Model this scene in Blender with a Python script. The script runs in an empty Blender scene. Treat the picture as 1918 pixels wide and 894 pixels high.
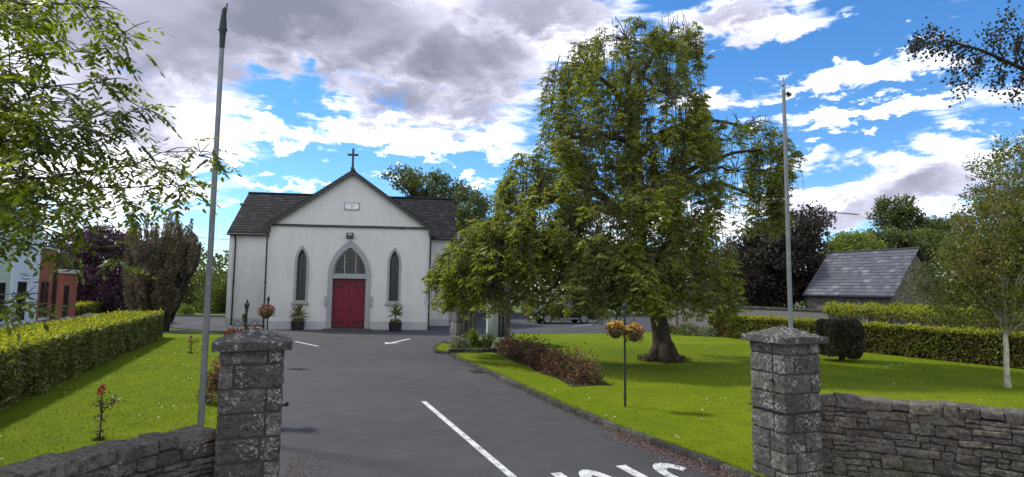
import bpy, math, random
import numpy as np
from mathutils import Vector, Matrix, noise
from mathutils.geometry import tessellate_polygon
R = math.radians
random.seed(7); rng = np.random.default_rng(7)
S = bpy.context.scene
COL = S.collection

# ------------------------------------------------------------------ camera
F, CX, CY, CH = 1100.0, 959.0, 447.0, 2.4
TH, RO = math.atan(94/1100), 0.012
fw = Vector((0, math.cos(TH), math.sin(TH))); u0 = Vector((0, -math.sin(TH), math.cos(TH))); r0 = Vector((1, 0, 0))
cr = r0*math.cos(RO)+u0*math.sin(RO); cu = u0*math.cos(RO)-r0*math.sin(RO)
CAM = Vector((0, 0, CH))
cam = bpy.data.cameras.new('camera'); co = bpy.data.objects.new('camera', cam); COL.objects.link(co)
cam.sensor_width = 36; cam.lens = F/1918*36; cam.clip_start = 0.05; cam.clip_end = 5000
m = Matrix((cr, cu, -fw)).transposed().to_4x4(); m.translation = CAM; co.matrix_world = m
S.camera = co
def ray(px, py): return fw*F+cr*(px-CX)+cu*(CY-py)
def G(px, py, z=0.0):
    d = ray(px, py); return CAM+d*((z-CH)/d.z)
def D(px, py, Y):
    d = ray(px, py); return CAM+d*(Y/d.y)

# ------------------------------------------------------------------ light
SUN_EL, SUN_AZ = R(50), math.atan2(-0.90, 0.43)       # behind the church, to the left
sd = Vector((math.sin(SUN_AZ)*math.cos(SUN_EL), math.cos(SUN_AZ)*math.cos(SUN_EL), math.sin(SUN_EL)))
sl = bpy.data.lights.new('sun', 'SUN'); so = bpy.data.objects.new('sun', sl); COL.objects.link(so)
sl.energy = 2.7; sl.angle = R(5.0); sl.color = (1, .95, .86)
so.rotation_euler = sd.to_track_quat('Z', 'Y').to_euler()
S.view_settings.view_transform = 'Standard'; S.view_settings.look = 'None'
S.view_settings.gamma = 1; S.view_settings.exposure = 0.62
W = bpy.data.worlds.new('World'); S.world = W; W.use_nodes = True
nt = W.node_tree; nt.nodes.clear()
def N(t, **k):
    n = nt.nodes.new(t)
    for a, b in k.items(): setattr(n, a, b)
    return n
def lk(a, b): nt.links.new(a, b)
def mth(op, a, b=None, c=None, clamp=False):
    n = N('ShaderNodeMath', operation=op); n.use_clamp = clamp
    for i, v in enumerate((a, b, c)):
        if v is None: continue
        if isinstance(v, (int, float)): n.inputs[i].default_value = v
        else: lk(v, n.inputs[i])
    return n.outputs[0]
def mrange(v, a, b, c, d, t='SMOOTHSTEP'):
    n = N('ShaderNodeMapRange', interpolation_type=t); lk(v, n.inputs[0])
    for i, x in enumerate((a, b, c, d)): n.inputs[1+i].default_value = x
    return n.outputs[0]
def mixc(f, a, b, bt='MIX'):
    n = N('ShaderNodeMix', data_type='RGBA', blend_type=bt)
    for s, v in ((0, f), (6, a), (7, b)):
        if isinstance(v, (int, float)): n.inputs[s].default_value = v
        elif isinstance(v, tuple): n.inputs[s].default_value = (*v, 1)
        else: lk(v, n.inputs[s])
    return n.outputs[2]
def noisen(vec, scale, detail=6, rough=.55, dist=0):
    n = N('ShaderNodeTexNoise'); lk(vec, n.inputs['Vector']); n.inputs['Scale'].default_value = scale
    n.inputs['Detail'].default_value = detail; n.inputs['Roughness'].default_value = rough
    n.inputs['Distortion'].default_value = dist
    return n.outputs[0]
tc = N('ShaderNodeTexCoord'); sp = N('ShaderNodeSeparateXYZ'); lk(tc.outputs['Generated'], sp.inputs[0])
az = mth('ARCTAN2', sp.outputs[0], sp.outputs[1]); el = mth('ARCSINE', sp.outputs[2])
elx = mth('MULTIPLY', el, 1.9)
cmb = N('ShaderNodeCombineXYZ'); lk(az, cmb.inputs[0]); lk(elx, cmb.inputs[1])
cmb2 = N('ShaderNodeCombineXYZ'); lk(mth('MULTIPLY', az, .55), cmb2.inputs[0]); lk(mth('MULTIPLY', el, 3.4), cmb2.inputs[1])
n1 = noisen(cmb.outputs[0], 5.5, 9, .60, .3)
n2 = noisen(cmb.outputs[0], 17, 7, .62, .3)
n3 = noisen(cmb2.outputs[0], 14, 7, .62, .6)
n4 = noisen(cmb.outputs[0], 3.0, 5, .5)
# wind-warped coordinates for cloud banks
wa = mth('ADD', az, mth('MULTIPLY', mth('SUBTRACT', n1, .5), .22))
we = mth('ADD', el, mth('MULTIPLY', mth('SUBTRACT', n2, .5), .13))
wc = N('ShaderNodeCombineXYZ'); lk(wa, wc.inputs[0]); lk(we, wc.inputs[1])
def ae(px, py):
    d = ray(px, py).normalized(); return math.atan2(d.x, d.y), math.asin(d.z)
def blobs(lst):
    acc = None
    for (px, py, rx, ry, s, rot) in lst:
        a, e = ae(px, py)
        mp = N('ShaderNodeMapping', vector_type='TEXTURE'); lk(wc.outputs[0], mp.inputs[0])
        mp.inputs['Location'].default_value = (a, e, 0); mp.inputs['Rotation'].default_value = (0, 0, R(rot))
        mp.inputs['Scale'].default_value = (rx/F, ry/F, 1)
        l = N('ShaderNodeVectorMath', operation='LENGTH'); lk(mp.outputs[0], l.inputs[0])
        v = mrange(l.outputs['Value'], 0.15, 1.35, s, 0)
        acc = v if acc is None else mth('MAXIMUM', acc, v)
    return acc
# px, py, rx, ry, strength, tilt
WHITE = [(300,60,300,150,1,0),(560,20,330,85,1,0),(860,110,230,165,1,0),(1010,50,230,100,1,0),(170,230,270,170,1.15,0),(420,70,330,120,1.25,0),(760,60,330,110,1.25,0),
 (500,255,150,20,.75,-3),(770,262,300,34,.95,-2),(470,218,80,22,.7,-8),(425,297,80,20,.85,0),(640,182,40,50,.6,0),(910,250,120,50,.6,0),(690,200,60,60,.7,0),
 (1390,40,170,48,.9,-8),(1580,20,50,18,.5,0),(1430,100,70,16,.5,-8),(1340,190,70,22,.6,0),(1540,150,190,26,.85,4),(1700,130,120,24,.7,5),
 (1640,205,200,20,.78,4),(1870,190,120,28,.8,8),(1520,300,60,34,.7,0),(1690,340,190,56,1,12),(1840,285,60,30,.7,0),(1600,385,220,40,.85,0),
 (310,385,130,16,.8,0),(560,352,120,12,.55,6),(720,332,70,14,.7,0),(900,340,60,16,.7,0),(1250,430,300,50,.8,0),(100,420,300,40,.6,0),(1750,60,50,12,.45,0),(1660,55,34,11,.4,0),
 (100,-170,700,120,.9,0),(1000,-170,500,110,.9,0),(1850,-250,400,60,.6,0),(-500,100,400,260,.9,0),(2500,200,350,120,.8,0)]
HOLE = [(500,160,90,36,1,-10),(590,150,60,44,1,0),(500,325,170,12,.7,3),(1500,90,160,22,.6,0),(1600,250,200,18,.6,5),(760,305,140,10,.5,0)]
GREY = [(300,60,260,120,.95,0),(480,40,200,80,.95,0),(560,20,360,85,1.0,0),(680,70,160,90,.9,0),(860,110,170,90,1.05,-8),(760,190,100,46,.9,0),(1010,25,180,55,.85,0),(210,170,130,80,.6,0),(880,200,110,40,.8,0),
 (1720,355,130,34,.75,10),(1600,400,150,22,.6,0),(1420,15,110,20,.5,0),(100,-170,600,100,.9,0),(1000,-170,450,90,.9,0),(-500,60,300,160,.7,0)]
def bmax(l, f=1.0):
    return blobs(l)
dens = mth('ADD', mth('MULTIPLY', bmax(WHITE), 1.0), mth('MULTIPLY', mth('SUBTRACT', n1, .5), 1.25))
dens = mth('ADD', dens, mth('MULTIPLY', mth('SUBTRACT', n3, .47), 1.35))
dens = mth('SUBTRACT', dens, mth('MULTIPLY', bmax(HOLE), .75))
back = mth('MULTIPLY', mrange(sp.outputs[1], .15, -.25, 0, 1), mrange(n4, .36, .52, .2, 1.1))  # unseen cloud cover behind the camera, thickened to add fill light
dens = mth('ADD', dens, back)
alpha = mrange(dens, .26, .80, 0, 1)
n5 = noisen(cmb.outputs[0], 4.2, 4, .5, .4)
thick = mth('ADD', bmax(GREY), mth('MULTIPLY', mth('SUBTRACT', n2, .5), .45))
thick = mth('ADD', thick, mth('MULTIPLY', mth('SUBTRACT', n5, .5), 1.7))
thick = mrange(thick, .02, 1.15, 0, 1, 'LINEAR')
sky = N('ShaderNodeTexSky', sky_type='NISHITA'); sky.sun_disc = False
sky.sun_elevation = SUN_EL; sky.sun_rotation = SUN_AZ; sky.altitude = 50; sky.air_density = 1.0; sky.dust_density = .05; sky.ozone_density = 2.0
skyc = mixc(1.0, sky.outputs[0], (.086, .104, .124), 'MULTIPLY')
hsv = N('ShaderNodeHueSaturation'); hsv.inputs['Saturation'].default_value = 1.15; lk(skyc, hsv.inputs['Color'])
rr4 = N('ShaderNodeValToRGB'); lk(thick, rr4.inputs[0]); e_ = rr4.color_ramp.elements
while len(e_) < 4: e_.new(.5)
for i_, (p_, c_) in enumerate([(0, (1.05, 1.06, 1.12)), (.3, (.58, .58, .70)), (.62, (.35, .355, .455)), (1, (.19, .20, .265))]): e_[i_].position = p_; e_[i_].color = (*c_, 1)
cl = rr4.outputs[0]
fin = mixc(alpha, hsv.outputs[0], cl)
bg = N('ShaderNodeBackground'); lk(fin, bg.inputs[0]); bg.inputs[1].default_value = 1.0
wo = N('ShaderNodeOutputWorld'); lk(bg.outputs[0], wo.inputs[0])

# ------------------------------------------------------------------ materials
MATS = {}
def newmat(name):
    global nt
    mt = bpy.data.materials.new(name); mt.use_nodes = True; nt = mt.node_tree; nt.nodes.clear()
    return mt
def finish(mt, shader):
    o = N('ShaderNodeOutputMaterial'); lk(shader, o.inputs[0]); MATS[mt.name] = mt; return mt
def pbsdf(col, rough=.7, metal=0, bump=None, bs=.3, bd=.01, spec=.5):
    p = N('ShaderNodeBsdfPrincipled')
    if isinstance(col, tuple): p.inputs['Base Color'].default_value = (*col, 1)
    else: lk(col, p.inputs['Base Color'])
    if isinstance(rough, (int, float)): p.inputs['Roughness'].default_value = rough
    else: lk(rough, p.inputs['Roughness'])
    p.inputs['Metallic'].default_value = metal; p.inputs['Specular IOR Level'].default_value = spec
    if bump is not None:
        b = N('ShaderNodeBump'); b.inputs['Strength'].default_value = bs; b.inputs['Distance'].default_value = bd
        lk(bump, b.inputs['Height']); lk(b.outputs[0], p.inputs['Normal'])
    return p.outputs[0]
def ocoord():
    return N('ShaderNodeTexCoord').outputs['Object']
def island():
    return N('ShaderNodeNewGeometry').outputs['Random Per Island']
def ramp(v, stops, interp='LINEAR'):
    r = N('ShaderNodeValToRGB'); lk(v, r.inputs[0]); r.color_ramp.interpolation = interp
    e = r.color_ramp.elements
    while len(e) < len(stops): e.new(.5)
    for i, (p, c) in enumerate(stops): e[i].position = p; e[i].color = (*c, 1)
    return r.outputs[0]
def simple(name, c, rough=.6, metal=0, var=.15, sc=6, bs=.15, spec=.4):
    mt = newmat(name); o = ocoord(); n = noisen(o, sc, 6, .6)
    cc = ramp(n, [(.3, tuple(x*(1-var) for x in c)), (.7, tuple(min(1, x*(1+var)) for x in c))])
    return finish(mt, pbsdf(cc, rough, metal, noisen(o, sc*6, 5, .6), bs, .01, spec))
def leafmat(name, cols, tr=.35, rough=.5, nsc=.8, tint=None, spec=.3):
    """cols: three colours picked per leaf; tint: a colour some whole clumps lean to"""
    mt = newmat(name)
    c = ramp(island(), [(.0, cols[0]), (.5, cols[1]), (1, cols[2])])
    if tint:
        f = mrange(noisen(ocoord(), nsc, 3, .5), .42, .62, 0, .8); c = mixc(f, c, tint)
    p = pbsdf(c, rough, spec=spec)
    t = N('ShaderNodeBsdfTranslucent')
    h = N('ShaderNodeHueSaturation'); h.inputs['Saturation'].default_value = 1.1; h.inputs['Value'].default_value = 1.5; lk(c, h.inputs['Color'])
    lk(h.outputs[0], t.inputs[0])
    mx = N('ShaderNodeMixShader'); mx.inputs[0].default_value = tr; lk(p, mx.inputs[1]); lk(t.outputs[0], mx.inputs[2])
    return finish(mt, mx.outputs[0])
def stonemat(name, base, lichen=(.42, .42, .38), amount=.5, moss=(.07, .08, .035), lsc=9):
    mt = newmat(name); o = ocoord()
    a = noisen(o, 3.5, 8, .65); i = island()
    c = ramp(a, [(.25, tuple(x*.45 for x in base)), (.55, base), (.8, tuple(min(1, x*1.7) for x in base))])
    c = mixc(.75, c, mixc(1.0, c, ramp(i, [(0, (.55, .52, .5)), (.5, (1, 1, 1)), (1, (1.35, 1.25, 1.1))]), 'MULTIPLY'))
    c = mixc(mrange(noisen(o, 1.7, 5, .6), .5, .7, 0, .6), c, moss)
    vo = N('ShaderNodeTexVoronoi'); dd = N('ShaderNodeVectorMath', operation='ADD'); nz_ = N('ShaderNodeTexNoise'); lk(o, nz_.inputs[0]); nz_.inputs['Scale'].default_value = 20; nz_.inputs['Detail'].default_value = 5
    sc_ = N('ShaderNodeVectorMath', operation='SCALE'); lk(nz_.outputs[1], sc_.inputs[0]); sc_.inputs['Scale'].default_value = .09
    lk(o, dd.inputs[0]); lk(sc_.outputs[0], dd.inputs[1]); lk(dd.outputs[0], vo.inputs[0]); vo.inputs['Scale'].default_value = lsc*2.6
    w = noisen(o, lsc*.3, 4, .6)
    rad = mrange(w, .34, .62, -.1, .12+.6*amount, 'LINEAR')
    lm = mrange(mth('SUBTRACT', rad, vo.outputs['Distance']), -.04, .10, 0, .85)
    fine_l = mrange(noisen(o, 60, 4, .7), .60, .70, 0, .35+.3*amount); lm = mth('MAXIMUM', lm, fine_l)
    c = mixc(lm, c, lichen)
    b = mth('ADD', noisen(o, 34, 9, .75), mth('MULTIPLY', noisen(o, 11, 6, .65), 1.6))
    c = mixc(mrange(noisen(o, 22, 6, .7), .54, .40, 0, .6), c, tuple(x*.3 for x in base))
    return finish(mt, pbsdf(c, .92, 0, b, 1.0, .035, .12))
stonemat('pillar_stone', (.155, .148, .14), (.46, .45, .42), .68, lsc=14)
stonemat('wall_stone', (.185, .165, .142), (.40, .39, .35), .42, lsc=13)
stonemat('cap_stone', (.13, .126, .118), (.42, .42, .39), .6, (.06, .075, .04), 6)
stonemat('rubble', (.19, .175, .155), (.3, .3, .27), .1)
stonemat('limestone', (.20, .205, .20), (.33, .34, .33), .25)
stonemat('kerb_stone', (.10, .095, .088), (.26, .26, .23), .5, (.05, .06, .025))
simple('mortar', (.06, .056, .05), .95, 0, .3, 8, .6, .1)
def asphalt():
    mt = newmat('asphalt'); o = ocoord()
    big = noisen(o, .22, 5, .55); fine = noisen(o, 85, 3, .7); mid = noisen(o, 2.2, 6, .6)
    c = ramp(big, [(.35, (.032, .032, .033)), (.65, (.062, .061, .061))])
    c = mixc(.5, c, ramp(mid, [(.3, (.030, .031, .032)), (.7, (.066, .064, .064))]))
    f2 = noisen(o, 28, 4, .75); c = mixc(mrange(f2, .52, .68, 0, .45), c, (.095, .095, .093)); c = mixc(mrange(f2, .46, .34, 0, .45), c, (.018, .018, .018))
    c = mixc(mrange(noisen(o, .7, 7, .7), .55, .68, 0, .4), c, (.03, .031, .03))
    c = mixc(mrange(fine, .58, .72, 0, .6), c, (.13, .13, .13)); c = mixc(mrange(fine, .42, .30, 0, .6), c, (.02, .02, .022))
    crk = N('ShaderNodeTexVoronoi', feature='DISTANCE_TO_EDGE'); wv = N('ShaderNodeVectorMath', operation='ADD')
    ns = N('ShaderNodeTexNoise'); lk(o, ns.inputs[0]); ns.inputs['Scale'].default_value = 1.2; lk(o, wv.inputs[0]); lk(ns.outputs[1], wv.inputs[1]); lk(wv.outputs[0], crk.inputs[0]); crk.inputs['Scale'].default_value = .16
    c = mixc(mrange(crk.outputs[0], .0, .0022, .5, 0, 'LINEAR'), c, (.02, .02, .022))
    return finish(mt, pbsdf(c, .82, 0, fine, .5, .008, .35))
asphalt()
def roadpaint():
    mt = newmat('road_paint'); o = ocoord()
    w = mth('ADD', mth('MULTIPLY', noisen(o, 60, 4, .7), .6), mth('MULTIPLY', noisen(o, 6, 5, .6), .5))
    c = mixc(mrange(w, .53, .63, 0, .8), (.58, .58, .565), (.13, .13, .13))
    return finish(mt, pbsdf(c, .7, 0, noisen(o, 85, 3, .7), .4, .006, .3))
roadpaint()
def grass():
    mt = newmat('lawn_grass'); o = ocoord()
    c = ramp(noisen(o, .35, 6, .6), [(.32, (.095, .145, .003)), (.5, (.13, .175, .003)), (.68, (.165, .20, .005))])
    c = mixc(mrange(noisen(o, 3.2, 5, .6), .45, .7, 0, .55), c, (.075, .125, .006)); c = mixc(mrange(noisen(o, 1.1, 7, .7), .56, .72, 0, .5), c, (.16, .17, .02)); c = mixc(mrange(noisen(o, 9, 6, .7), .60, .72, 0, .5), c, (.06, .075, .015))
    c = mixc(mrange(noisen(o, 55, 3, .7), .5, .75, 0, .6), c, (.045, .085, .006))
    return finish(mt, pbsdf(c, .9, 0, noisen(o, 70, 4, .75), .8, .02, .08))
grass()
leafmat('grass_blade', [(.075, .12, .002), (.125, .17, .003), (.20, .225, .008)], .4, .7, .5)
simple('field', (.07, .10, .02), .95, 0, .3, .2)
simple('soil', (.028, .02, .014), .95, 0, .4, 9, .8, .1)
def render_wall(name, c, stain):
    mt = newmat(name); o = ocoord()
    mp = N('ShaderNodeMapping'); lk(o, mp.inputs[0]); mp.inputs['Scale'].default_value = (1.6, 1.6, .35)
    k = mixc(mrange(noisen(mp.outputs[0], 1.6, 8, .65), .48, .72, 0, .5), c, stain)
    k = mixc(mrange(noisen(o, .6, 5, .6), .4, .7, 0, .35), k, tuple(x*.88 for x in c))
    k = mixc(mrange(noisen(o, 14, 6, .7), .62, .74, 0, .35), k, stain)
    return finish(mt, pbsdf(k, .85, 0, noisen(o, 35, 6, .7), .35, .01, .2))
render_wall('church_render', (.57, .572, .565), (.41, .42, .40))
render_wall('plinth_render', (.40, .41, .42), (.30, .31, .31))
render_wall('grey_trim', (.30, .315, .325), (.22, .23, .23))
render_wall('grey_block', (.17, .168, .15), (.15, .15, .12))
render_wall('lit_reveal', (.50, .56, .55), (.30, .34, .32))  # pale stone tone with the light on the right jamb painted in
render_wall('green_render', (.56, .64, .50), (.46, .52, .42))
render_wall('white_render', (.76, .80, .84), (.62, .66, .68))
render_wall('terracotta_render', (.40, .135, .10), (.30, .10, .08))
def slate(name, cs):
    mt = newmat(name); o = ocoord()
    c = ramp(island(), cs); c = mixc(mrange(noisen(o, 5, 7, .7), .57, .72, 0, .35), c, (.10, .10, .08))
    return finish(mt, pbsdf(c, .8, 0, noisen(o, 18, 5, .6), .3, .01, .15 if name == 'dark_slate' else .35))
slate('dark_slate', [(0, (.010, .011, .012)), (.6, (.017, .018, .019)), (.85, (.025, .025, .025)), (1, (.042, .041, .038))])
slate('barn_slate', [(0, (.055, .06, .072)), (.35, (.078, .080, .094)), (.7, (.070, .082, .096)), (.9, (.10, .112, .13)), (1, (.16, .17, .185))])
simple('black_metal', (.012, .013, .014), .4, 0, .2, 9, .1, .5)
simple('galvanised', (.17, .185, .19), .5, .35, .2, 5, .1, .5)
simple('green_metal', (.012, .028, .022), .55, .1, .3, 6)
simple('red_door', (.14, .003, .017), .45, 0, .15, 5, .2)
simple('dark_timber', (.05, .012, .014), .6)
simple('dark_bark', (.055, .045, .035), .95, 0, .45, 6, 1.0, .15)
simple('grey_bark', (.13, .12, .10), .95, 0, .4, 6, 1.0, .15)
simple('birch_bark', (.42, .39, .33), .9, 0, .35, 5, .6, .15)
simple('twig', (.045, .035, .026), .9)
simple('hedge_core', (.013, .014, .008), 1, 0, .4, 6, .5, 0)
simple('lead', (.028, .028, .03), .6)
simple('muntin', (.36, .37, .36), .6)
simple('plaque_white', (.72, .74, .76), .6)
simple('ink', (.14, .14, .16), .7)
simple('white_wood', (.7, .7, .68), .6)
simple('basket_brown', (.07, .035, .025), .9, 0, .4, 20, .6)
simple('rubber', (.012, .012, .012), .8)
simple('alloy', (.26, .27, .28), .35, .7)
simple('car_paint', (.006, .012, .012), .18, .2, .05, 3, 0, .6)
simple('plate_white', (.6, .6, .6), .4)
simple('litter_mat', (.10, .05, .035), .9)
def glassy(name, c, rough=.12):
    mt = newmat(name); return finish(mt, pbsdf(c, rough, 0, noisen(ocoord(), 3, 3, .5), .15, .02, .8))
glassy('window_glass', (.012, .016, .018)); glassy('car_glass', (.02, .025, .03), .05)
def stained():
    mt = newmat('stained_glass'); o = ocoord()
    v = N('ShaderNodeTexVoronoi'); lk(o, v.inputs[0]); v.inputs['Scale'].default_value = 9
    h = N('ShaderNodeHueSaturation'); lk(v.outputs['Color'], h.inputs['Color']); h.inputs['Saturation'].default_value = .55; h.inputs['Value'].default_value = .08
    c = mixc(.5, h.outputs[0], (.016, .022, .020))
    return finish(mt, pbsdf(c, .25, 0, v.outputs[0], .3, .01, .5))
stained()
leafmat('weeping_leaf', [(.07, .085, .018), (.17, .20, .028), (.36, .38, .055)], .48, .5, .55, (.13, .14, .045))
leafmat('ash_leaf', [(.08, .11, .015), (.17, .22, .025), (.30, .34, .04)], .5, .4, .9, (.09, .11, .035), .4)
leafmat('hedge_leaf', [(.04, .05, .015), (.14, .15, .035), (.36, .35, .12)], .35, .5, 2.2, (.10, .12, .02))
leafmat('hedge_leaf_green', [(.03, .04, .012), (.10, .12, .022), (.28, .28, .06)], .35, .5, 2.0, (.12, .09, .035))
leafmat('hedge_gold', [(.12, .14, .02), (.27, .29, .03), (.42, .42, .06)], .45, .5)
leafmat('yew_leaf', [(.05, .042, .028), (.14, .11, .075), (.26, .20, .14)], .25, .7, 1.2, (.06, .06, .032))
leafmat('purple_leaf', [(.03, .015, .026), (.075, .03, .055), (.14, .06, .10)], .3, .5, .7, (.03, .018, .02))
leafmat('brown_leaf', [(.022, .022, .016), (.05, .045, .032), (.095, .082, .055)], .3, .55, .7, (.04, .028, .024))
leafmat('mid_leaf', [(.04, .06, .017), (.09, .12, .025), (.17, .20, .04)], .35, .5, .5, (.05, .065, .025))
leafmat('light_leaf', [(.08, .12, .02), (.14, .19, .03), (.22, .26, .045)], .4, .5, .5, (.10, .13, .03))
leafmat('bronze_leaf', [(.06, .08, .018), (.13, .16, .03), (.22, .22, .05)], .45, .5, 1.1, (.15, .12, .04))
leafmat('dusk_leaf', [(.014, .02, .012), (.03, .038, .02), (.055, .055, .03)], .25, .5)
leafmat('clipped_leaf', [(.018, .02, .012), (.05, .042, .026), (.11, .08, .045)], .2, .5)
leafmat('rose_leaf', [(.035, .025, .018), (.11, .055, .035), (.24, .15, .085)], .3, .5, 2.5, (.10, .10, .035))
leafmat('red_flower', [(.18, .012, .012), (.30, .02, .025), (.36, .08, .08)], .3, .5)
leafmat('pink_flower', [(.25, .05, .06), (.38, .12, .13), (.5, .25, .25)], .3, .5)
leafmat('yellow_flower', [(.6, .42, .05), (.7, .5, .06), (.75, .62, .2)], .3, .5)
leafmat('pale_flower', [(.5, .5, .3), (.6, .6, .42), (.7, .7, .6)], .3, .5)
leafmat('basket_leaf', [(.04, .05, .012), (.11, .13, .02), (.2, .12, .03)], .35, .5)
leafmat('silver_leaf', [(.10, .12, .07), (.2, .23, .12), (.32, .34, .22)], .3, .6)
leafmat('cordyline_leaf', [(.06, .08, .02), (.12, .15, .03), (.25, .23, .06)], .35, .4)
leafmat('litter_leaf', [(.05, .025, .02), (.13, .06, .05), (.30, .20, .15)], .1, .8)
leafmat('daisy', [(.55, .55, .4), (.7, .7, .6), (.75, .7, .3)], .2, .7)

# ------------------------------------------------------------------ mesh helpers
def M(name): return MATS[name]
class MB:
    def __init__(s): s.v = []; s.f = []
    def add(s, vs, fs):
        o = len(s.v); s.v.extend([tuple(x) for x in vs]); s.f.extend([tuple(i+o for i in f) for f in fs])
    def box(s, x0, x1, y0, y1, z0, z1, T=None):
        vs = [Vector((x, y, z)) for z in (z0, z1) for (x, y) in ((x0, y0), (x1, y0), (x1, y1), (x0, y1))]
        if T: vs = [T @ p for p in vs]
        s.add(vs, [(3, 2, 1, 0), (4, 5, 6, 7), (0, 1, 5, 4), (1, 2, 6, 5), (2, 3, 7, 6), (3, 0, 4, 7)])
    def quadbox(s, a, b, c, d, t):                       # slab: quad abcd thickened by vector t
        vs = [Vector(p) for p in (a, b, c, d)]; vs += [p+Vector(t) for p in vs]
        s.add(vs, [(3, 2, 1, 0), (4, 5, 6, 7), (0, 1, 5, 4), (1, 2, 6, 5), (2, 3, 7, 6), (3, 0, 4, 7)])
    def tube(s, pts, rad, n=8, cap=True):
        pts = [Vector(p) for p in pts]
        if isinstance(rad, (int, float)): rad = [rad]*len(pts)
        o = len(s.v); ref = Vector((.31, .87, .2))
        for i, p in enumerate(pts):
            t = (pts[min(i+1, len(pts)-1)]-pts[max(i-1, 0)]).normalized()
            a = t.cross(ref); a = a.normalized() if a.length > .05 else t.cross(Vector((1, 0, 0))).normalized(); b = t.cross(a)
            for k in range(n):
                q = 2*math.pi*k/n; s.v.append(tuple(p+(a*math.cos(q)+b*math.sin(q))*rad[i]))
        for i in range(len(pts)-1):
            for k in range(n):
                s.f.append((o+i*n+k, o+i*n+(k+1) % n, o+(i+1)*n+(k+1) % n, o+(i+1)*n+k))
        if cap:
            s.f.append(tuple(o+k for k in reversed(range(n)))); s.f.append(tuple(o+(len(pts)-1)*n+k for k in range(n)))
    def lathe(s, prof, c=(0, 0, 0), n=20, sx=1, sy=1):
        o = len(s.v)
        for (r, z) in prof:
            for k in range(n):
                q = 2*math.pi*k/n; s.v.append((c[0]+r*sx*math.cos(q), c[1]+r*sy*math.sin(q), c[2]+z))
        for i in range(len(prof)-1):
            for k in range(n): s.f.append((o+i*n+k, o+i*n+(k+1) % n, o+(i+1)*n+(k+1) % n, o+(i+1)*n+k))
        s.f.append(tuple(o+k for k in reversed(range(n)))); s.f.append(tuple(o+(len(prof)-1)*n+k for k in range(n)))
    def plate(s, loops, y0, y1, T=None):
        """loops of (x,z): the first is the outline, the rest are openings; solid between y0 (front) and y1"""
        pl = [[Vector((x, z, 0)) for x, z in l] for l in loops]
        tri = tessellate_polygon(pl); flat = [p for l in pl for p in l]; n = len(flat)
        vs = [Vector((p.x, y0, p.y)) for p in flat]+[Vector((p.x, y1, p.y)) for p in flat]
        if T: vs = [T @ p for p in vs]
        fs = []
        for t in tri:
            a, b, c = (flat[i] for i in t); ccw = (b.x-a.x)*(c.y-a.y)-(b.y-a.y)*(c.x-a.x) > 0
            t = tuple(t) if ccw else tuple(reversed(t))
            fs.append(t); fs.append(tuple(i+n for i in reversed(t)))
        o = 0
        for li, l in enumerate(loops):
            k = len(l); area = sum(l[i][0]*l[(i+1) % k][1]-l[(i+1) % k][0]*l[i][1] for i in range(k))
            flip = (area > 0) != (li == 0)
            for i in range(k):
                a, b = o+i, o+(i+1) % k
                fs.append((a, b, b+n, a+n) if flip else (b, a, a+n, b+n))
            o += k
        s.add(vs, fs)
    def rock(s, c, h, ax=None, r=.02, amp=.01, k=3, fr=6):
        """a worn stone block: half sizes h, axes ax (3 vectors), rounded edges, lumpy faces"""
        c = Vector(c); ax = ax or (Vector((1, 0, 0)), Vector((0, 1, 0)), Vector((0, 0, 1)))
        r = min(r, min(h)*.8); off = len(s.v); idx = {}
        seed = Vector((random.uniform(0, 50), random.uniform(0, 50), random.uniform(0, 50)))
        def vert(i, j, l):
            key = (i, j, l)
            if key in idx: return idx[key]
            p = [(-1+2*i/k)*h[0], (-1+2*j/k)*h[1], (-1+2*l/k)*h[2]]
            q = [max(-(h[a]-r), min(h[a]-r, p[a])) for a in range(3)]
            d = Vector([p[a]-q[a] for a in range(3)]); d = d.normalized()*r if d.length > 0 else d
            v = Vector(q)+d; w = seed+v*fr
            dv = noise.noise_vector(w)*amp
            v = v+dv
            w = c+ax[0]*v.x+ax[1]*v.y+ax[2]*v.z
            s.v.append(tuple(w)); idx[key] = len(s.v)-1; return idx[key]
        for a in range(k):
            for b in range(k):
                for e, fl in ((0, 1), (k, 0)):
                    for q in ([vert(e, a, b), vert(e, a+1, b), vert(e, a+1, b+1), vert(e, a, b+1)],
                              [vert(b, e, a), vert(b, e, a+1), vert(b+1, e, a+1), vert(b+1, e, a)],
                              [vert(a, b, e), vert(a+1, b, e), vert(a+1, b+1, e), vert(a, b+1, e)]):
                        s.f.append(tuple(reversed(q)) if fl else tuple(q))
    def build(s, name, mat, parent=None, smooth=False):
        me = bpy.data.meshes.new(name); me.from_pydata(s.v, [], s.f); me.update()
        if smooth: me.polygons.foreach_set('use_smooth', [True]*len(me.polygons))
        me.materials.append(M(mat)); o = bpy.data.objects.new(name, me); COL.objects.link(o); o.parent = parent
        return o
def tag(o, label=None, cat=None, group=None, kind=None):
    if label: o['label'] = label
    if cat: o['category'] = cat
    if group: o['group'] = group
    if kind: o['kind'] = kind
    return o
def empty(name, loc, rz=0, label=None, cat=None, group=None):
    o = bpy.data.objects.new(name, None); COL.objects.link(o); o.location = loc; o.rotation_euler = (0, 0, rz)
    o.empty_display_size = .2
    return tag(o, label, cat, group)
def copy_tree(o, parent=None):
    c = o.copy(); COL.objects.link(c); c.parent = parent
    for ch in list(o.children): copy_tree(ch, c)
    return c
def struct(mb, name, mat): return tag(mb.build(name, mat), kind='structure')

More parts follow.
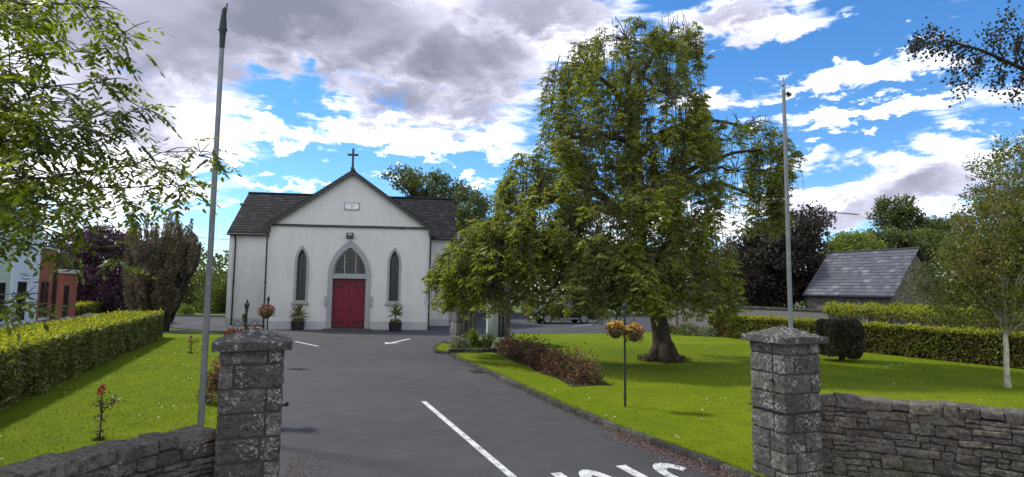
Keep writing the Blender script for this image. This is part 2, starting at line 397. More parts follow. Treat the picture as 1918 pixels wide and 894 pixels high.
# leaves: arrays of centre, axis, side -> one quad (or a folded six-point blade)
def unit(a): return a/np.maximum(np.linalg.norm(a, axis=-1, keepdims=True), 1e-6)
def rand_unit(n): return unit(rng.normal(size=(n, 3)))
class Leaves:
    def __init__(s): s.P = []; s.A = []; s.B = []; s.L = []; s.Wd = []
    def add(s, P, A, L, Wd, B=None):
        P = np.asarray(P, float).reshape(-1, 3); n = len(P)
        if n == 0: return
        A = unit(np.broadcast_to(np.asarray(A, float), (n, 3)).copy())
        if B is None: B = rand_unit(n)
        B = B-A*np.sum(A*B, 1, keepdims=True); B = unit(B)
        s.P.append(P); s.A.append(A); s.B.append(B)
        s.L.append(np.broadcast_to(L, (n,)).copy()); s.Wd.append(np.broadcast_to(Wd, (n,)).copy())
    def count(s): return sum(len(p) for p in s.P)
    def build(s, name, mat, parent=None, six=False):
        P, A, B = (np.concatenate(x) for x in (s.P, s.A, s.B)); L = np.concatenate(s.L)[:, None]; Wd = np.concatenate(s.Wd)[:, None]
        C = np.cross(A, B); n = len(P)
        if six:
            V = np.stack([P, P+A*L*.35+B*Wd*.5+C*Wd*.12, P+A*L*.35-B*Wd*.5+C*Wd*.12, P+A*L*.7+B*Wd*.38+C*Wd*.05-C*L*.04, P+A*L*.7-B*Wd*.38+C*Wd*.05-C*L*.04, P+A*L-C*L*.12], 1)
            fv = np.array([[0, 2, 1, -1], [1, 2, 4, 3], [3, 4, 5, -1]]); k = 6
            loops = np.array([0, 2, 1, 1, 2, 4, 3, 3, 4, 5]); ls = np.array([0, 3, 7]); lt = np.array([3, 4, 3])
        else:
            V = np.stack([P, P+A*L*.45+B*Wd*.5+C*Wd*.1, P+A*L, P+A*L*.45-B*Wd*.5+C*Wd*.1], 1); k = 4
            loops = np.array([0, 1, 2, 3]); ls = np.array([0]); lt = np.array([4])
        me = bpy.data.meshes.new(name); me.vertices.add(n*k); me.vertices.foreach_set('co', V.reshape(-1).astype(np.float32))
        lo = (loops[None]+np.arange(n)[:, None]*k).reshape(-1); me.loops.add(len(lo)); me.loops.foreach_set('vertex_index', lo.astype(np.int32))
        st = (ls[None]+np.arange(n)[:, None]*len(loops)).reshape(-1); me.polygons.add(len(st))
        me.polygons.foreach_set('loop_start', st.astype(np.int32)); me.polygons.foreach_set('loop_total', np.tile(lt, n).astype(np.int32))
        me.update(calc_edges=True); me.validate()
        me.materials.append(M(mat)); o = bpy.data.objects.new(name, me); COL.objects.link(o); o.parent = parent
        return o
def bez(a, b, c, n=8):
    a, b, c = Vector(a), Vector(b), Vector(c)
    return [a*(1-t)**2+b*2*t*(1-t)+c*t*t for t in [i/n for i in range(n+1)]]
def wob(pts, amp):
    out = []
    for i, p in enumerate(pts): out.append(p+noise.noise_vector(p*1.7+Vector((3, 1, 7)))*amp*(0 if i == 0 else 1))
    return out

# ------------------------------------------------------------------ ground, roads, lawns
dv = Vector((-.36, .933, 0)); dn = Vector((.933, .36, 0))          # along and across the drive
g = MB(); g.add([(-900, -300, -.03), (900, -300, -.03), (900, 1500, -.03), (-900, 1500, -.03)], [(0, 1, 2, 3)]); struct(g, 'ground', 'field')
def sheet(name, mat, pts, z):
    pl = [Vector((p[0], p[1], 0)) for p in pts]; tri = tessellate_polygon([pl]); b = MB()
    fs = []
    for t in tri:
        a, c, d = (pl[i] for i in t); ok = (c.x-a.x)*(d.y-a.y)-(c.y-a.y)*(d.x-a.x) > 0
        fs.append(tuple(t) if ok else tuple(reversed(t)))
    b.add([(p.x, p.y, z) for p in pl], fs); return struct(b, name, mat)
sheet('driveway', 'asphalt', [(-30, -12), (30, -12), (30, 2.0), (9, 4.5), (3.5, 7.3), (10, 31), (34, 38), (34, 56), (-60, 62), (-60, 44), (-19.5, 33.5), (-12.5, 29), (-2.8, 5.6), (-5, 3), (-30, 0)], 0)
LZ = .09
def g2(px, py): p = G(px, py, LZ); return (p.x, p.y)
rk = [g2(1425, 893), g2(1300, 846), g2(1170, 801), g2(1060, 757), g2(940, 703), g2(885, 680), g2(858, 668), g2(846, 659), g2(820, 657), g2(814, 651), g2(826, 643), g2(850, 638)]
farR = [g2(950, 626), g2(1130, 624), g2(1240, 622)]
hedge_a, hedge_b = Vector((10.5, 30.2, 0)), Vector((17.2, 15.9, 0))
right_lawn = rk+farR+[(10.6, 32), (13.2, 29), (19.3, 16), (24, 6), (22, 3), (11, 4.9), (7.2, 6.1), (4.0, 7.7)]
left_edge = [(-2.75, 6.4), (-4.6, 10.6), (-7.4, 17), (-10.2, 23.2), (-11.8, 27.2), (-12.6, 28.0), (-14.2, 28.4), (-17.6, 28.2)]
left_lawn = left_edge+[(-19, 28), (-11.3, 10), (-11.5, 2.2), (-5.5, 2.3), (-3.9, 4.3), (-3.3, 5.4)]
sheet('lawn_right', 'lawn_grass', right_lawn, LZ); sheet('lawn_left', 'lawn_grass', left_lawn, LZ)
def kerb(name, pts, side):
    b = MB(); P = [Vector((p[0], p[1], 0)) for p in pts]
    for a, c in zip(P[:-1], P[1:]):
        L = (c-a).length; n = max(1, round(L/.75)); t = (c-a).normalized(); nn = Vector((-t.y, t.x, 0))
        for i in range(n):
            m_ = a+(c-a)*((i+.5)/n)+nn*side*.055
            b.rock(m_+Vector((0, 0, .022+random.uniform(-.006, .006))), (L/n/2-.004, .065, .085), (t, nn, Vector((0, 0, 1))), .015, .008, 3)
    return struct(b, name, 'kerb_stone')
kerb('kerb_right', rk+farR, 1); kerb('kerb_left', left_edge, 1)

# grass blades and small white flowers in the lawns
def inside(P, poly):
    x, y = P[:, 0], P[:, 1]; r = np.zeros(len(P), bool); n = len(poly)
    for i in range(n):
        x1, y1 = poly[i]; x2, y2 = poly[(i+1) % n]
        if y1 == y2: continue
        c = ((y1 > y) != (y2 > y)) & (x < (x2-x1)*(y-y1)/(y2-y1)+x1); r ^= c
    return r
def scatter(poly, n, ymax, power=1.6):
    a = np.array(poly); lo, hi = a.min(0), a.max(0); hi[1] = min(hi[1], ymax)
    P = np.stack([rng.uniform(lo[0], hi[0], n*3), lo[1]+(hi[1]-lo[1])*rng.uniform(0, 1, n*3)**power], 1)
    P = P[inside(P, poly)][:n]; return np.column_stack([P, np.full(len(P), LZ-.005)])
for nm, poly in (('grass_right', right_lawn), ('grass_left', left_lawn)):
    lv = Leaves(); P = scatter(poly, 110000, 26, 1.3); n = len(P)
    A = np.array([0, 0, 1.])+rng.normal(size=(n, 3))*np.array([.55, .55, .1]); lv.add(P, A, rng.uniform(.02, .045, n), rng.uniform(.006, .012, n))
    tag(lv.build('lawn_'+'blades', 'grass_blade'), 'short mown grass blades covering the '+('right' if 'right' in nm else 'left')+' lawn', 'grass', kind='stuff')
    lw_ = Leaves(); pe = np.array((rk if 'right' in nm else left_edge[:5]))[:, :2]
    for a_, c_ in zip(pe[:-1], pe[1:]):
        Lk = np.linalg.norm(c_-a_); m_ = int(Lk*260); f = rng.uniform(0, 1, (m_, 1)); tt = (c_-a_)/Lk; nn_ = np.array([-tt[1], tt[0]])
        Q = a_+(c_-a_)*f+nn_*(-rng.exponential(.03, (m_, 1))+.02); Q = np.column_stack([Q, np.full(m_, LZ-.01)])
        lw_.add(Q, np.array([nn_[0]*.8, nn_[1]*.8, .7])+rand_unit(m_)*.6, rng.uniform(.03, .08, m_), .009)
    tag(lw_.build('edge_grass', 'grass_blade'), 'uncut grass fringe leaning over the kerb of the '+('right' if 'right' in nm else 'left')+' lawn', 'grass', kind='stuff')
    lv = Leaves(); P = scatter(poly, 330, 24, 1.2)
    nz = np.array([noise.noise(Vector((p[0]*.5, p[1]*.5, 2))) for p in P]); P = P[nz > -.02]; P[:, 2] += .04
    for k in range(4): lv.add(P+rng.normal(size=P.shape)*.006, rand_unit(len(P))*np.array([1, 1, .25]), .028, .02, np.tile([0, 0, 1.], (len(P), 1))*.2+rand_unit(len(P))*.5)
    tag(lv.build('daisies', 'daisy'), 'tiny white clover heads dotted over the '+('right' if 'right' in nm else 'left')+' lawn', 'flowers', kind='stuff')
# dead leaves swept along the kerb and by the gate pillar
lv = Leaves(); pts = [Vector((p[0], p[1], 0)) for p in rk[:6]]
for a, c in zip(pts[:-1], pts[1:]):
    t = (c-a).normalized(); nn = Vector((t.y, -t.x, 0)); 
    if nn.x > 0: nn = -nn
    near = 1 if a.y < 10 else (.35 if a.y < 13 else .12)
    n = int(1900*(c-a).length*near); q = rng.uniform(0, 1, n); w = rng.exponential(.16 if near == 1 else .07, n); w = w[:, None]
    P = np.array(a)[None]+np.array(c-a)[None]*q[:, None]-(-np.array(nn))[None]*(w+.01); P[:, 2] = rng.uniform(.004, .022, n)
    A = rand_unit(n)*np.array([1, 1, .35]); lv.add(P, A, rng.uniform(.012, .034, n), rng.uniform(.01, .022, n), rand_unit(n)*.4+np.array([.5, .5, .1]))
n = 1700; P = np.array([-2.15, 5.9, .01])+np.abs(rng.normal(size=(n, 1)))*np.array([[.28, .05, 0]])+rng.uniform(-.8, 2.8, (n, 1))*np.array([[-.36, .933, 0]])
lv.add(P, rand_unit(n)*np.array([1, 1, .3]), rng.uniform(.008, .024, n), rng.uniform(.008, .018, n))
tag(lv.build('leaf_litter', 'litter_leaf'), 'reddish dead leaves and husks swept along the kerb edge', 'leaf litter', kind='stuff')

# ------------------------------------------------------------------ road markings
def mark(name, polys, label, T=None):
    b = MB()
    for p in polys:
        pl = [Vector((x, y, 0)) for x, y in p]; tri = tessellate_polygon([pl]); fs = []
        for t in tri:
            a, c, d = (pl[i] for i in t); ok = (c.x-a.x)*(d.y-a.y)-(c.y-a.y)*(d.x-a.x) > 0; fs.append(tuple(t) if ok else tuple(reversed(t)))
        b.add([(q.x, q.y, .004) for q in pl], fs)
    o = b.build(name, 'road_paint'); tag(o, kind='structure'); return o
def strip(a, c, w):
    a, c = Vector(a[:2]), Vector(c[:2]); t = (c-a).normalized(); n_ = Vector((-t.y, t.x))*w/2
    return [tuple(a-n_), tuple(c-n_), tuple(c+n_), tuple(a+n_)]
def gg(px, py): p = G(px, py); return (p.x, p.y)
mark('centre_line', [strip(gg(793, 752), (gg(962, 894)[0]+.35, gg(962, 894)[1]-.95), .105)], '')
mark('dash_line', [strip(gg(553, 640), gg(596, 649), .12)], '')
a_ = Vector(gg(768, 635)); b_ = Vector(gg(735, 642)); t_ = (b_-a_).normalized(); n_ = Vector((-t_.y, t_.x))
mark('painted_arrow', [strip(a_, b_, .17), [tuple(b_+n_*.36), tuple(b_+t_*.75), tuple(b_-n_*.36)]], '')
mark('parking_lines', [strip(gg(836, 611), gg(862, 609), .1), strip(gg(836, 605), gg(858, 612), .12), strip(gg(960, 607), gg(1140, 607), .1), strip(gg(1070, 612), gg(1110, 608), .1)], '')
# STOP, painted to be read by a driver leaving: seen upside down from the road
def stroke(path, w, closed=False):
    P = [Vector(p) for p in path]; n = len(P); out = []
    for i in range(n-(0 if closed else 1)):
        a, c = P[i], P[(i+1) % n]
        def nrm(k):
            if closed: t = P[(k+1) % n]-P[(k-1) % n]
            else: t = P[min(k+1, n-1)]-P[max(k-1, 0)]
            t.normalize(); return Vector((-t.y, t.x))
        na, nc = nrm(i)*w/2, nrm((i+1) % n)*w/2
        out.append([tuple(a-na), tuple(c-nc), tuple(c+nc), tuple(a+na)])
    return out
def arc(cx, cy, rx, ry, a0, a1, n=14): return [(cx+rx*math.cos(R(a0+(a1-a0)*i/n)), cy+ry*math.sin(R(a0+(a1-a0)*i/n))) for i in range(n+1)]
w = .17; letters = []
def put(polys, ox): letters.extend([[(x+ox, y) for x, y in p] for p in polys])
Sx = arc(.25, .745, .165, .165, 30, 270, 14)+arc(.25, .255+.165-.165+.0, .165, .165, 90, -150, 14)[0:]
Sx = [(x, y) for x, y in Sx]; put(stroke([(x, y) for x, y in arc(.25, .70, .17, .2, 20, 265, 14)+arc(.25, .30, .17, .2, 85, -160, 14)], .13), 0)
put([strip((.25+.52, 0), (.25+.52, .87), .14), strip((.05+.52, .935), (.45+.52, .935), .13)], 0)
put(stroke(arc(.25, .5, .17, .435, 0, 360, 28)[:-1], .13, True), 1.06)
put([strip((.09, 0), (.09, 1.0), .14)]+stroke([(.16, .935), (.28, .935)]+arc(.28, .72, .14, .215, 80, -80, 10)+[(.28, .505), (.16, .505)], .13), 1.60)
bO = Vector(G(1256, 862).xy); bE = Vector(G(997, 891).xy); ux = (bE-bO); Lw = ux.length/2.0; ux.normalize(); uy = Vector((-ux.y, ux.x))
if uy.y > 0: uy = -uy
mark('stop_lettering', [[tuple(bO+ux*x*Lw+uy*(y*1.9)) for x, y in p] for p in letters], '')
# drain grate
gp = G(900, 697); t = empty('drain_grate', (gp.x, gp.y, .002), R(25), 'dark iron drain grate in the tarmac beside the right kerb', 'drain')
b = MB(); b.box(-.25, .25, -.2, .2, -.05, .004); b.build('pit', 'black_metal', t)
b = MB()
for i in range(7): b.box(-.24+i*.07, -.20+i*.07, -.2, .2, .005, .018)
b.box(-.27, .27, -.23, -.2, .004, .02); b.box(-.27, .27, .2, .23, .004, .02); b.build('bars', 'lead', t)

# ------------------------------------------------------------------ gate pillars and stone walls
def pillar(px, Yc, rz, label, seed, band=None, dx=0):
    random.seed(seed); c = D(px, 640, Yc); t = empty('gate_pillar', (c.x+dx, Yc, 0), rz, label, 'pillar', 'stone gate pillars')
    b = MB(); hw = .30; z = -.03; k = 0; ch = .236
    b2 = MB(); b2.box(-hw+.026, hw-.026, -hw+.026, hw-.026, -.05, 1.76); b2.build('mortar_core', 'mortar', t)
    while z < 1.74:
        s1 = random.choice([-.12, .1, .02, .14, -.16]); s2 = random.choice([-.1, .12, -.02]); hh = ch
        for (x0, x1) in ((-hw, s1), (s1, hw)):
            sy = s2 if x0 < -.2 else -s2
            for (y0, y1) in ((-hw, sy), (sy, hw)):
                b.rock(((x0+x1)/2, (y0+y1)/2, z+hh/2), ((x1-x0)/2-.009, (y1-y0)/2-.009, hh/2-.009), None, .014, .012, 9, 16)
        z += hh
    b.build('shaft', 'pillar_stone', t)
    b = MB(); cw = .365; b.rock((0, 0, 1.805), (cw, cw, .045), None, .012, .009, 9, 7)
    o = len(b.v); n = 8; grid = {}
    for i in range(n+1):
        for j in range(n+1):
            x, y = (-1+2*i/n), (-1+2*j/n); h = (1-max(abs(x), abs(y)))*.125
            v = Vector((x*(cw-.012), y*(cw-.012), 1.848+h)); v += noise.noise_vector(v*7+Vector((seed, 0, 0)))*.007; b.v.append(tuple(v))
    for i in range(n):
        for j in range(n): b.f.append((o+i*(n+1)+j, o+(i+1)*(n+1)+j, o+(i+1)*(n+1)+j+1, o+i*(n+1)+j+1))
    b.build('cap', 'cap_stone', t)
    if band:
        b = MB(); b.rock((0, 0, band), (.318, .318, .012), None, .008, .006, 6, 8); b.build('strap_course', 'mortar', t)
    return t
pl = pillar(476, 6.15, R(22), 'lichened square gate pillar left of the drive, with an iron hinge pin on its side', 11)
b = MB(); b.tube([(.28, -.05, 1.17), (.355, -.05, 1.17)], .014, 8); b.tube([(.345, -.05, 1.155), (.345, -.05, 1.2)], .016, 8); b.build('hinge_pin', 'black_metal', pl)
prr = pillar(1468, 7.65, R(20), 'weathered square gate pillar right of the drive, with a ledge course half way down', 23, .94)
b = MB(); b.tube([(-.29, -.1, 1.3), (-.345, -.1, 1.3)], .012, 8); b.build('hinge_pin', 'black_metal', prr)

def stone_wall(name, label, path, h, thick, seed):
    random.seed(seed); P = [Vector((x, y, 0)) for x, y in path]
    cum = [0]
    for a, c in zip(P[:-1], P[1:]): cum.append(cum[-1]+(c-a).length)
    T = cum[-1]
    def at(u):
        u = max(0, min(T-1e-4, u)); i = max(k for k in range(len(cum)-1) if cum[k] <= u); f = (u-cum[i])/(cum[i+1]-cum[i])
        def tan(k): return (P[min(k+1, len(P)-1)]-P[max(k-1, 0)]).normalized()
        t_ = (tan(i)*(1-f)+tan(i+1)*f).normalized(); return P[i].lerp(P[i+1], f), t_, Vector((-t_.y, t_.x, 0))
    t = empty(name, (0, 0, 0), 0, label, 'stone wall')
    o = P[0]; t.location = o; up = Vector((0, 0, 1))
    core = MB(); n = 40; vs = []; fs = []
    for i in range(n+1):
        p, ta, nn = at(T*i/n); p = p-o
        for sgn, z in ((-1, -.1), (-1, h-.12), (1, h-.12), (1, -.1)): vs.append(p+nn*sgn*(thick/2-.035)+up*z)
    for i in range(n):
        for k in range(3): fs.append((i*4+k, i*4+k+1, i*4+4+k+1, i*4+4+k))
    core.add(vs, fs); core.build('mortar_core', 'mortar', t)
    b = MB()
    for side in (-1, 1):
        z = -.04
        while z < h-.14:
            ch = min(random.choice([.06, .08, .11, .14, .17]), h-.12-z); 
            if h-.12-(z+ch) < .05: ch = h-.12-z
            u = 0
            while u < T:
                wd = random.uniform(.10, .46); 
                if u+wd > T: wd = T-u+.01
                sp_ = 2 if (ch > .105 and random.random() < .45) else 1
                for q in range(sp_):
                    hh = ch/sp_; p, ta, nn = at(u+wd/2); tilt = random.uniform(-.06, .06)
                    a1 = (ta+up*tilt).normalized(); a3 = nn.cross(a1)*-1 if nn.cross(a1).z < 0 else nn.cross(a1)
                    b.rock(p-o+nn*side*(thick/2-.055+random.uniform(-.014, .014))+up*(z+hh*(q+.5)+random.uniform(-.006, .006)), (wd/2-.006, .06+random.uniform(-.012, .012), hh/2-.005), (a1, nn, a3), .012, .016, 5, 16)
                u += wd
            z += ch
    b.build('rubble_face', 'wall_stone', t)
    b = MB(); u = 0
    while u < T:
        wd = random.uniform(.12, .42); wd = min(wd, T-u+.01); p, ta, nn = at(u+wd/2)
        b.rock(p-o+up*(h-.06+random.uniform(-.010, .008)), (wd/2-.002, thick/2-.0+random.uniform(-.02, .02), .066+random.uniform(-.02, .012)), ((ta+up*random.uniform(-.08, .08)).normalized(), nn, up), .018, .014, 7, 13)
        u += wd
    b.build('coping', 'wall_stone', t)
    return t
stone_wall('boundary_wall', 'low rubble wall curving from the left gate pillar towards the road', [(-3.02, 6.02), (-3.32, 5.55), (-3.56, 5.0), (-3.78, 4.45), (-4.1, 3.8), (-4.7, 3.1), (-5.7, 2.5), (-7.2, 2.2), (-10, 2.1)], 1.0, .36, 5)
stone_wall('boundary_wall', 'rough rubble wall curving right from the right gate pillar', [(3.93, 7.82), (4.5, 7.62), (5.15, 7.27), (5.8, 6.85), (6.6, 6.25), (7.7, 5.4), (9.2, 4.5), (12, 3.9)], 1.08, .36, 6)

# ------------------------------------------------------------------ church
CR = R(7.5); c0 = D(651, 620, 33.3)
ch = empty('church', (c0.x, 33.3, 0), CR, 'white rendered chapel with dark slate roofs and a cross on its gable', 'church')
def gothic(w, z0, zs, za, n=10, cx=0):
    H = za-zs; r = (H*H+(w/2)**2)/w; pts = [(cx-w/2, z0), (cx-w/2, zs)]
    a1 = math.asin(min(1, H/r)); cxl = cx-w/2+r
    for i in range(1, n+1): q = a1*i/n; pts.append((cxl-r*math.cos(q), zs+r*math.sin(q)))
    pts += [(2*cx-x, z) for x, z in reversed(pts[:-1])]
    return list(reversed(pts))          # counter-clockwise in (x,z)
HWm, EAV, APX, DEP = 4.42, 5.85, 8.98, 17
WX = (-2.62, 2.48); WW = .52
zsill = 1.62
holes = [gothic(1.84, .02, 3.05, 4.62, 12)]+[gothic(WW, zsill, 3.75, 4.5, 10, x) for x in WX]
b = MB(); b.plate([[(-HWm, 0), (HWm, 0), (HWm, EAV), (0, APX-.08), (-HWm, EAV)]]+holes, 0, .45)
b.box(-HWm, -HWm+.45, .45, DEP, 0, EAV-.04); b.box(HWm-.45, HWm, .45, DEP, 0, EAV-.04); b.box(-HWm+.45, HWm-.45, DEP-.45, DEP, 0, EAV)
b.plate([[(-HWm, EAV-.04), (HWm, EAV-.04), (0, APX-.1)]], DEP-.4, DEP)
b.build('nave_wall', 'church_render', ch)
WL, WR_, WY0, WY1 = -7.75, 5.95, 3.75, 10.95; WEV, WRG = 5.72, 8.62; WYR = (WY0+WY1)/2
b = MB()
for x in (WL, WR_-.4):
    b = MB(); xa, xb = (WL, -HWm-.01) if x < 0 else (HWm+.01, WR_)
    b.box(xa, xb, WY0, WY0+.4, 0, WEV); b.box(xa, xb, WY1-.4, WY1, 0, WEV)
    vs = [(x+dx, y, z) for dx in (0, .4) for (y, z) in ((WY0+.4, 0), (WY1-.4, 0), (WY1-.4, WEV), (WYR, WRG-.12), (WY0+.4, WEV))]
    b.add(vs, [(0, 4, 3, 2, 1), (5, 6, 7, 8, 9)]+[(i, (i+1) % 5, (i+1) % 5+5, i+5) for i in range(5)])
    b.build('transept_wall', 'church_render', ch)
b = MB()   # plinth course
for q_ in ((-HWm-.03, -1.2, -.035, -.003, 0, .46), (1.2, HWm+.03, -.035, -.003, 0, .46), (WL-.03, -HWm-.06, WY0-.035, WY0-.003, 0, .42), (HWm+.06, WR_+.03, WY0-.035, WY0-.003, 0, .42),
    (HWm+.003, HWm+.035, 0, WY0-.04, 0, .46), (-HWm-.035, -HWm-.003, 0, WY0-.04, 0, .46), (WL-.035, WL-.003, WY0, WY1, 0, .42)):
    b = MB(); b.box(*q_); b.build('plinth', 'plinth_render', ch)
b = MB()   # string course
b.rock((0, -.035, EAV-.03), (HWm+.05, .07, .06), None, .015, .008, 9, 2); b.build('string_course', 'kerb_stone', ch)
b = MB(); b.box(WL-.02, WL+.22, WY0-.02, WY0-.003, .43, WEV-.05); b.build('corner_pilaster', 'church_render', ch)
def slates(mb, o, u, v, W_, H_, sw, sh, th=.02, jit=.15, amp=0):
    o, u, v = Vector(o), Vector(u).normalized(), Vector(v).normalized(); n_ = u.cross(v); rows = int(math.ceil(H_/sh)); 
    for r_ in range(rows):
        x = -(sw/2 if r_ % 2 else 0)
        while x < W_:
            wd = sw*(1+random.uniform(-jit, jit)); x0, x1 = max(0, x), min(W_, x+wd)
            if x1-x0 > .03:
                y0, y1 = r_*sh, min(H_+.0, (r_+1)*sh+.04); l0 = th*2+random.uniform(0, amp); l1 = th*.6
                a = o+u*(x0+.003)+v*y0; c = o+u*(x1-.003)+v*y0; d = o+u*(x1-.003)+v*y1; e = o+u*(x0+.003)+v*y1
                mb.add([a, c, d, e, a+n_*l0, c+n_*l0, d+n_*l1, e+n_*l1], [(3, 2, 1, 0), (4, 5, 6, 7), (0, 1, 5, 4), (1, 2, 6, 5), (2, 3, 7, 6), (3, 0, 4, 7)])
            x += wd
def slope(mb, x0, x1, ye, ze, yr, zr, sw=.32, sh=.2, **k):    # front/back roof plane running along x
    L = math.hypot(yr-ye, zr-ze)
    if ye < yr: slates(mb, (x0, ye, ze), (1, 0, 0), (0, yr-ye, zr-ze), x1-x0, L, sw, sh, **k)
    else: slates(mb, (x1, ye, ze), (-1, 0, 0), (0, yr-ye, zr-ze), x1-x0, L, sw, sh, **k)
rs = (APX-EAV)/HWm; ov = .28
b = MB(); sl = (WRG-WEV)/(WYR-WY0)
slope(b, WL-.14, WR_+.14, WY0-.22, WEV-.22*sl+.02, WYR, WRG+.02); slope(b, WL-.14, WR_+.14, WY1+.22, WEV-.22*sl+.02, WYR, WRG+.02, .6, .4)
b.tube([(WL-.14, WYR, WRG+.05), (WR_+.14, WYR, WRG+.05)], .09, 8)
tr = b.build('transept_roof', 'dark_slate', ch)
for xa, xb in ((WL-.1, -HWm-.05), (HWm+.05, WR_+.1)):
    b = MB(); b.tube([(xa, WY0-.26, WEV-.20), (xb, WY0-.26, WEV-.20)], .065, 8); b.box(xa, xb, WY0-.2, WY0-.004, WEV-.22, WEV-.04); b.build('gutter', 'black_metal', ch)
b = MB(); L = math.hypot(HWm+ov, (HWm+ov)*rs); zc = APX+.06
slates(b, (-HWm-ov, DEP, zc-(HWm+ov)*rs), (0, -1, 0), (HWm+ov, 0, (HWm+ov)*rs), DEP+.24, L, .32, .2)
slates(b, (HWm+ov, -.24, zc-(HWm+ov)*rs), (0, 1, 0), (-(HWm+ov), 0, (HWm+ov)*rs), DEP+.24, L, .32, .2)
b.tube([(0, -.24, zc+.05), (0, DEP, zc+.05)], .09, 8); b.build('nave_roof', 'dark_slate', ch)
b = MB()    # bargeboards
for s_ in (-1, 1):
    e = HWm+ov+.02; zz = zc-e*rs
    A_ = (0, -.25, zc-.02); B_ = (s_*e, -.25, zz-.02); C_ = (s_*e, -.25, zz-.24); D_ = (0, -.25, zc-.24)
    b.quadbox(*( (A_, B_, C_, D_) if s_ < 0 else (D_, C_, B_, A_)), (0, .05, 0))
    b.quadbox((0, -.2, zc-.09), (s_*e, -.2, zz-.09), (s_*e, .0, zz-.09), (0, .0, zc-.09), (0, 0, .05))
    b.box(min(s_*HWm, s_*e)-.04, max(s_*HWm, s_*e)+.04, -.24, .25, zz-.3, zz-.1)
b.build('bargeboard', 'black_metal', ch)
# downpipes
def pipe(pts, r=.045):
    b = MB(); b.tube(pts, r, 8)
    for p in pts[2:]: b.tube([Vector(p)-Vector((0, 0, .04)), Vector(p)+Vector((0, 0, .04))], r*1.5, 8)
    b.build('downpipe', 'black_metal', ch)
pipe([(-HWm-.3, -.12, 5.55), (-HWm-.1, -.1, 5.25), (-HWm-.09, -.1, 2.6), (-HWm-.09, -.1, .05)]); pipe([(HWm+.3, -.12, 5.55), (HWm+.09, -.1, 5.25), (HWm+.07, -.1, 2.6), (HWm+.07, -.1, .05)])
pipe([(WL+.36, WY0-.26, 5.5), (WL+.36, WY0-.08, 5.2), (WL+.36, WY0-.08, 2.6), (WL+.36, WY0-.08, .05)]); pipe([(WR_-.12, WY0-.26, 5.5), (WR_-.1, WY0-.08, 5.2), (WR_-.1, WY0-.08, 2.6), (WR_-.1, WY0-.08, .05)])
# lancet windows
for x in WX:
    b = MB(); b.plate([gothic(WW+.24, zsill-.12, 3.74, 4.70, 10, x), gothic(WW-.005, zsill, 3.75, 4.497, 10, x)], -.05, .1)
    wdw = b.build('lancet_window', 'grey_trim', ch)
    b = MB(); b.box(x-.46, x+.46, -.13, .08, zsill-.22, zsill-.122); b.build('sill', 'grey_trim', wdw)
    b = MB(); b.plate([gothic(WW-.01, zsill+.005, 3.75, 4.49, 10, x)], .2, .22); b.build('pane', 'stained_glass', wdw)
    b = MB(); b.box(x-.012, x+.012, .17, .19, zsill, 4.42)
    for k in range(12): b.box(x-.25, x+.25, .175, .188, zsill+.2+k*.2, zsill+.216+k*.2)
    b.plate([gothic(WW-.02, zsill+.01, 3.75, 4.485, 10, x), gothic(WW-.12, zsill+.06, 3.75, 4.38, 10, x)], .15, .19)
    b.build('leading', 'lead', wdw)
# doorway
b = MB(); b.plate([gothic(2.34, 0, 3.0, 5.02, 14), gothic(1.835, -.01, 3.05, 4.615, 12)], -.08, .16); 
for s_ in (-1, 1): b.box(min(s_*1.171, s_*1.30), max(s_*1.171, s_*1.30), -.1, .03, 1.35, 1.85)
b.box(-.917, .917, -.05, .16, 2.86, 3.06)
dw = b.build('door_surround', 'grey_trim', ch)
b = MB(); b.plate([gothic(1.83, 3.065, 3.12, 4.6, 12)], .22, .24); fl = b.build('fanlight', 'stained_glass', ch)
b = MB()
for x in (-.31, .31): b.box(x-.022, x+.022, .15, .21, 3.065, 4.25)
b.plate([gothic(1.825, 3.07, 3.12, 4.595, 12), gothic(1.70, 3.13, 3.16, 4.48, 12)], .17, .21); b.build('mullion', 'muntin', fl)
b = MB()
for z in (3.35, 3.62, 3.9): b.box(-.8+.2*(z-3.3), .8-.2*(z-3.3), .19, .2, z, z+.018)
for x in (-.6, 0, .6): b.box(x-.008, x+.008, .19, .2, 3.1, 4.0)
b.build('leading', 'lead', fl)
for s_ in (-1, 1):
    x0, x1 = (-.912, -.004) if s_ < 0 else (.004, .912)
    b = MB(); n = 6
    for k in range(n):
        a = x0+(x1-x0)*k/n; c = x0+(x1-x0)*(k+1)/n; b.box(a+.004, c-.004, .17, .22, .05, 2.85)
    b.box(x0, x1, .2, .235, .05, 2.85); dr = b.build('door', 'red_door', ch)
    for z in (2.42, .42):
        b = MB(); xo = s_*.89
        b.box(min(xo, xo-s_*.44), max(xo, xo-s_*.44), .145, .168, z-.025, z+.025)
        b.tube([(xo-s_*.42, .155, z), (xo-s_*.5, .155, z+.07), (xo-s_*.55, .155, z+.03)], .018, 6); b.tube([(xo-s_*.42, .155, z), (xo-s_*.5, .155, z-.07), (xo-s_*.55, .155, z-.03)], .018, 6)
        b.tube([(xo-s_*.1, .155, z-.09), (xo-s_*.16, .155, z), (xo-s_*.1, .155, z+.09)], .018, 6)
        b.build('hinge', 'black_metal', dr)
    b = MB(); b.box(x0, x1, .14, .169, .05, .2); b.build('kickboard', 'dark_timber', dr)
    if s_ > 0: b = MB(); b.lathe([(.0, 0), (.05, .0), (.05, .012), (0, .012)], (.1, .15, 1.15), 10); b.box(.06, .11, .14, .168, 1.05, 1.2); b.build('handle', 'black_metal', dr)
b = MB(); b.box(-1.3, 1.3, -.45, .16, -.01, .06); b.build('doorstep', 'kerb_stone', ch)
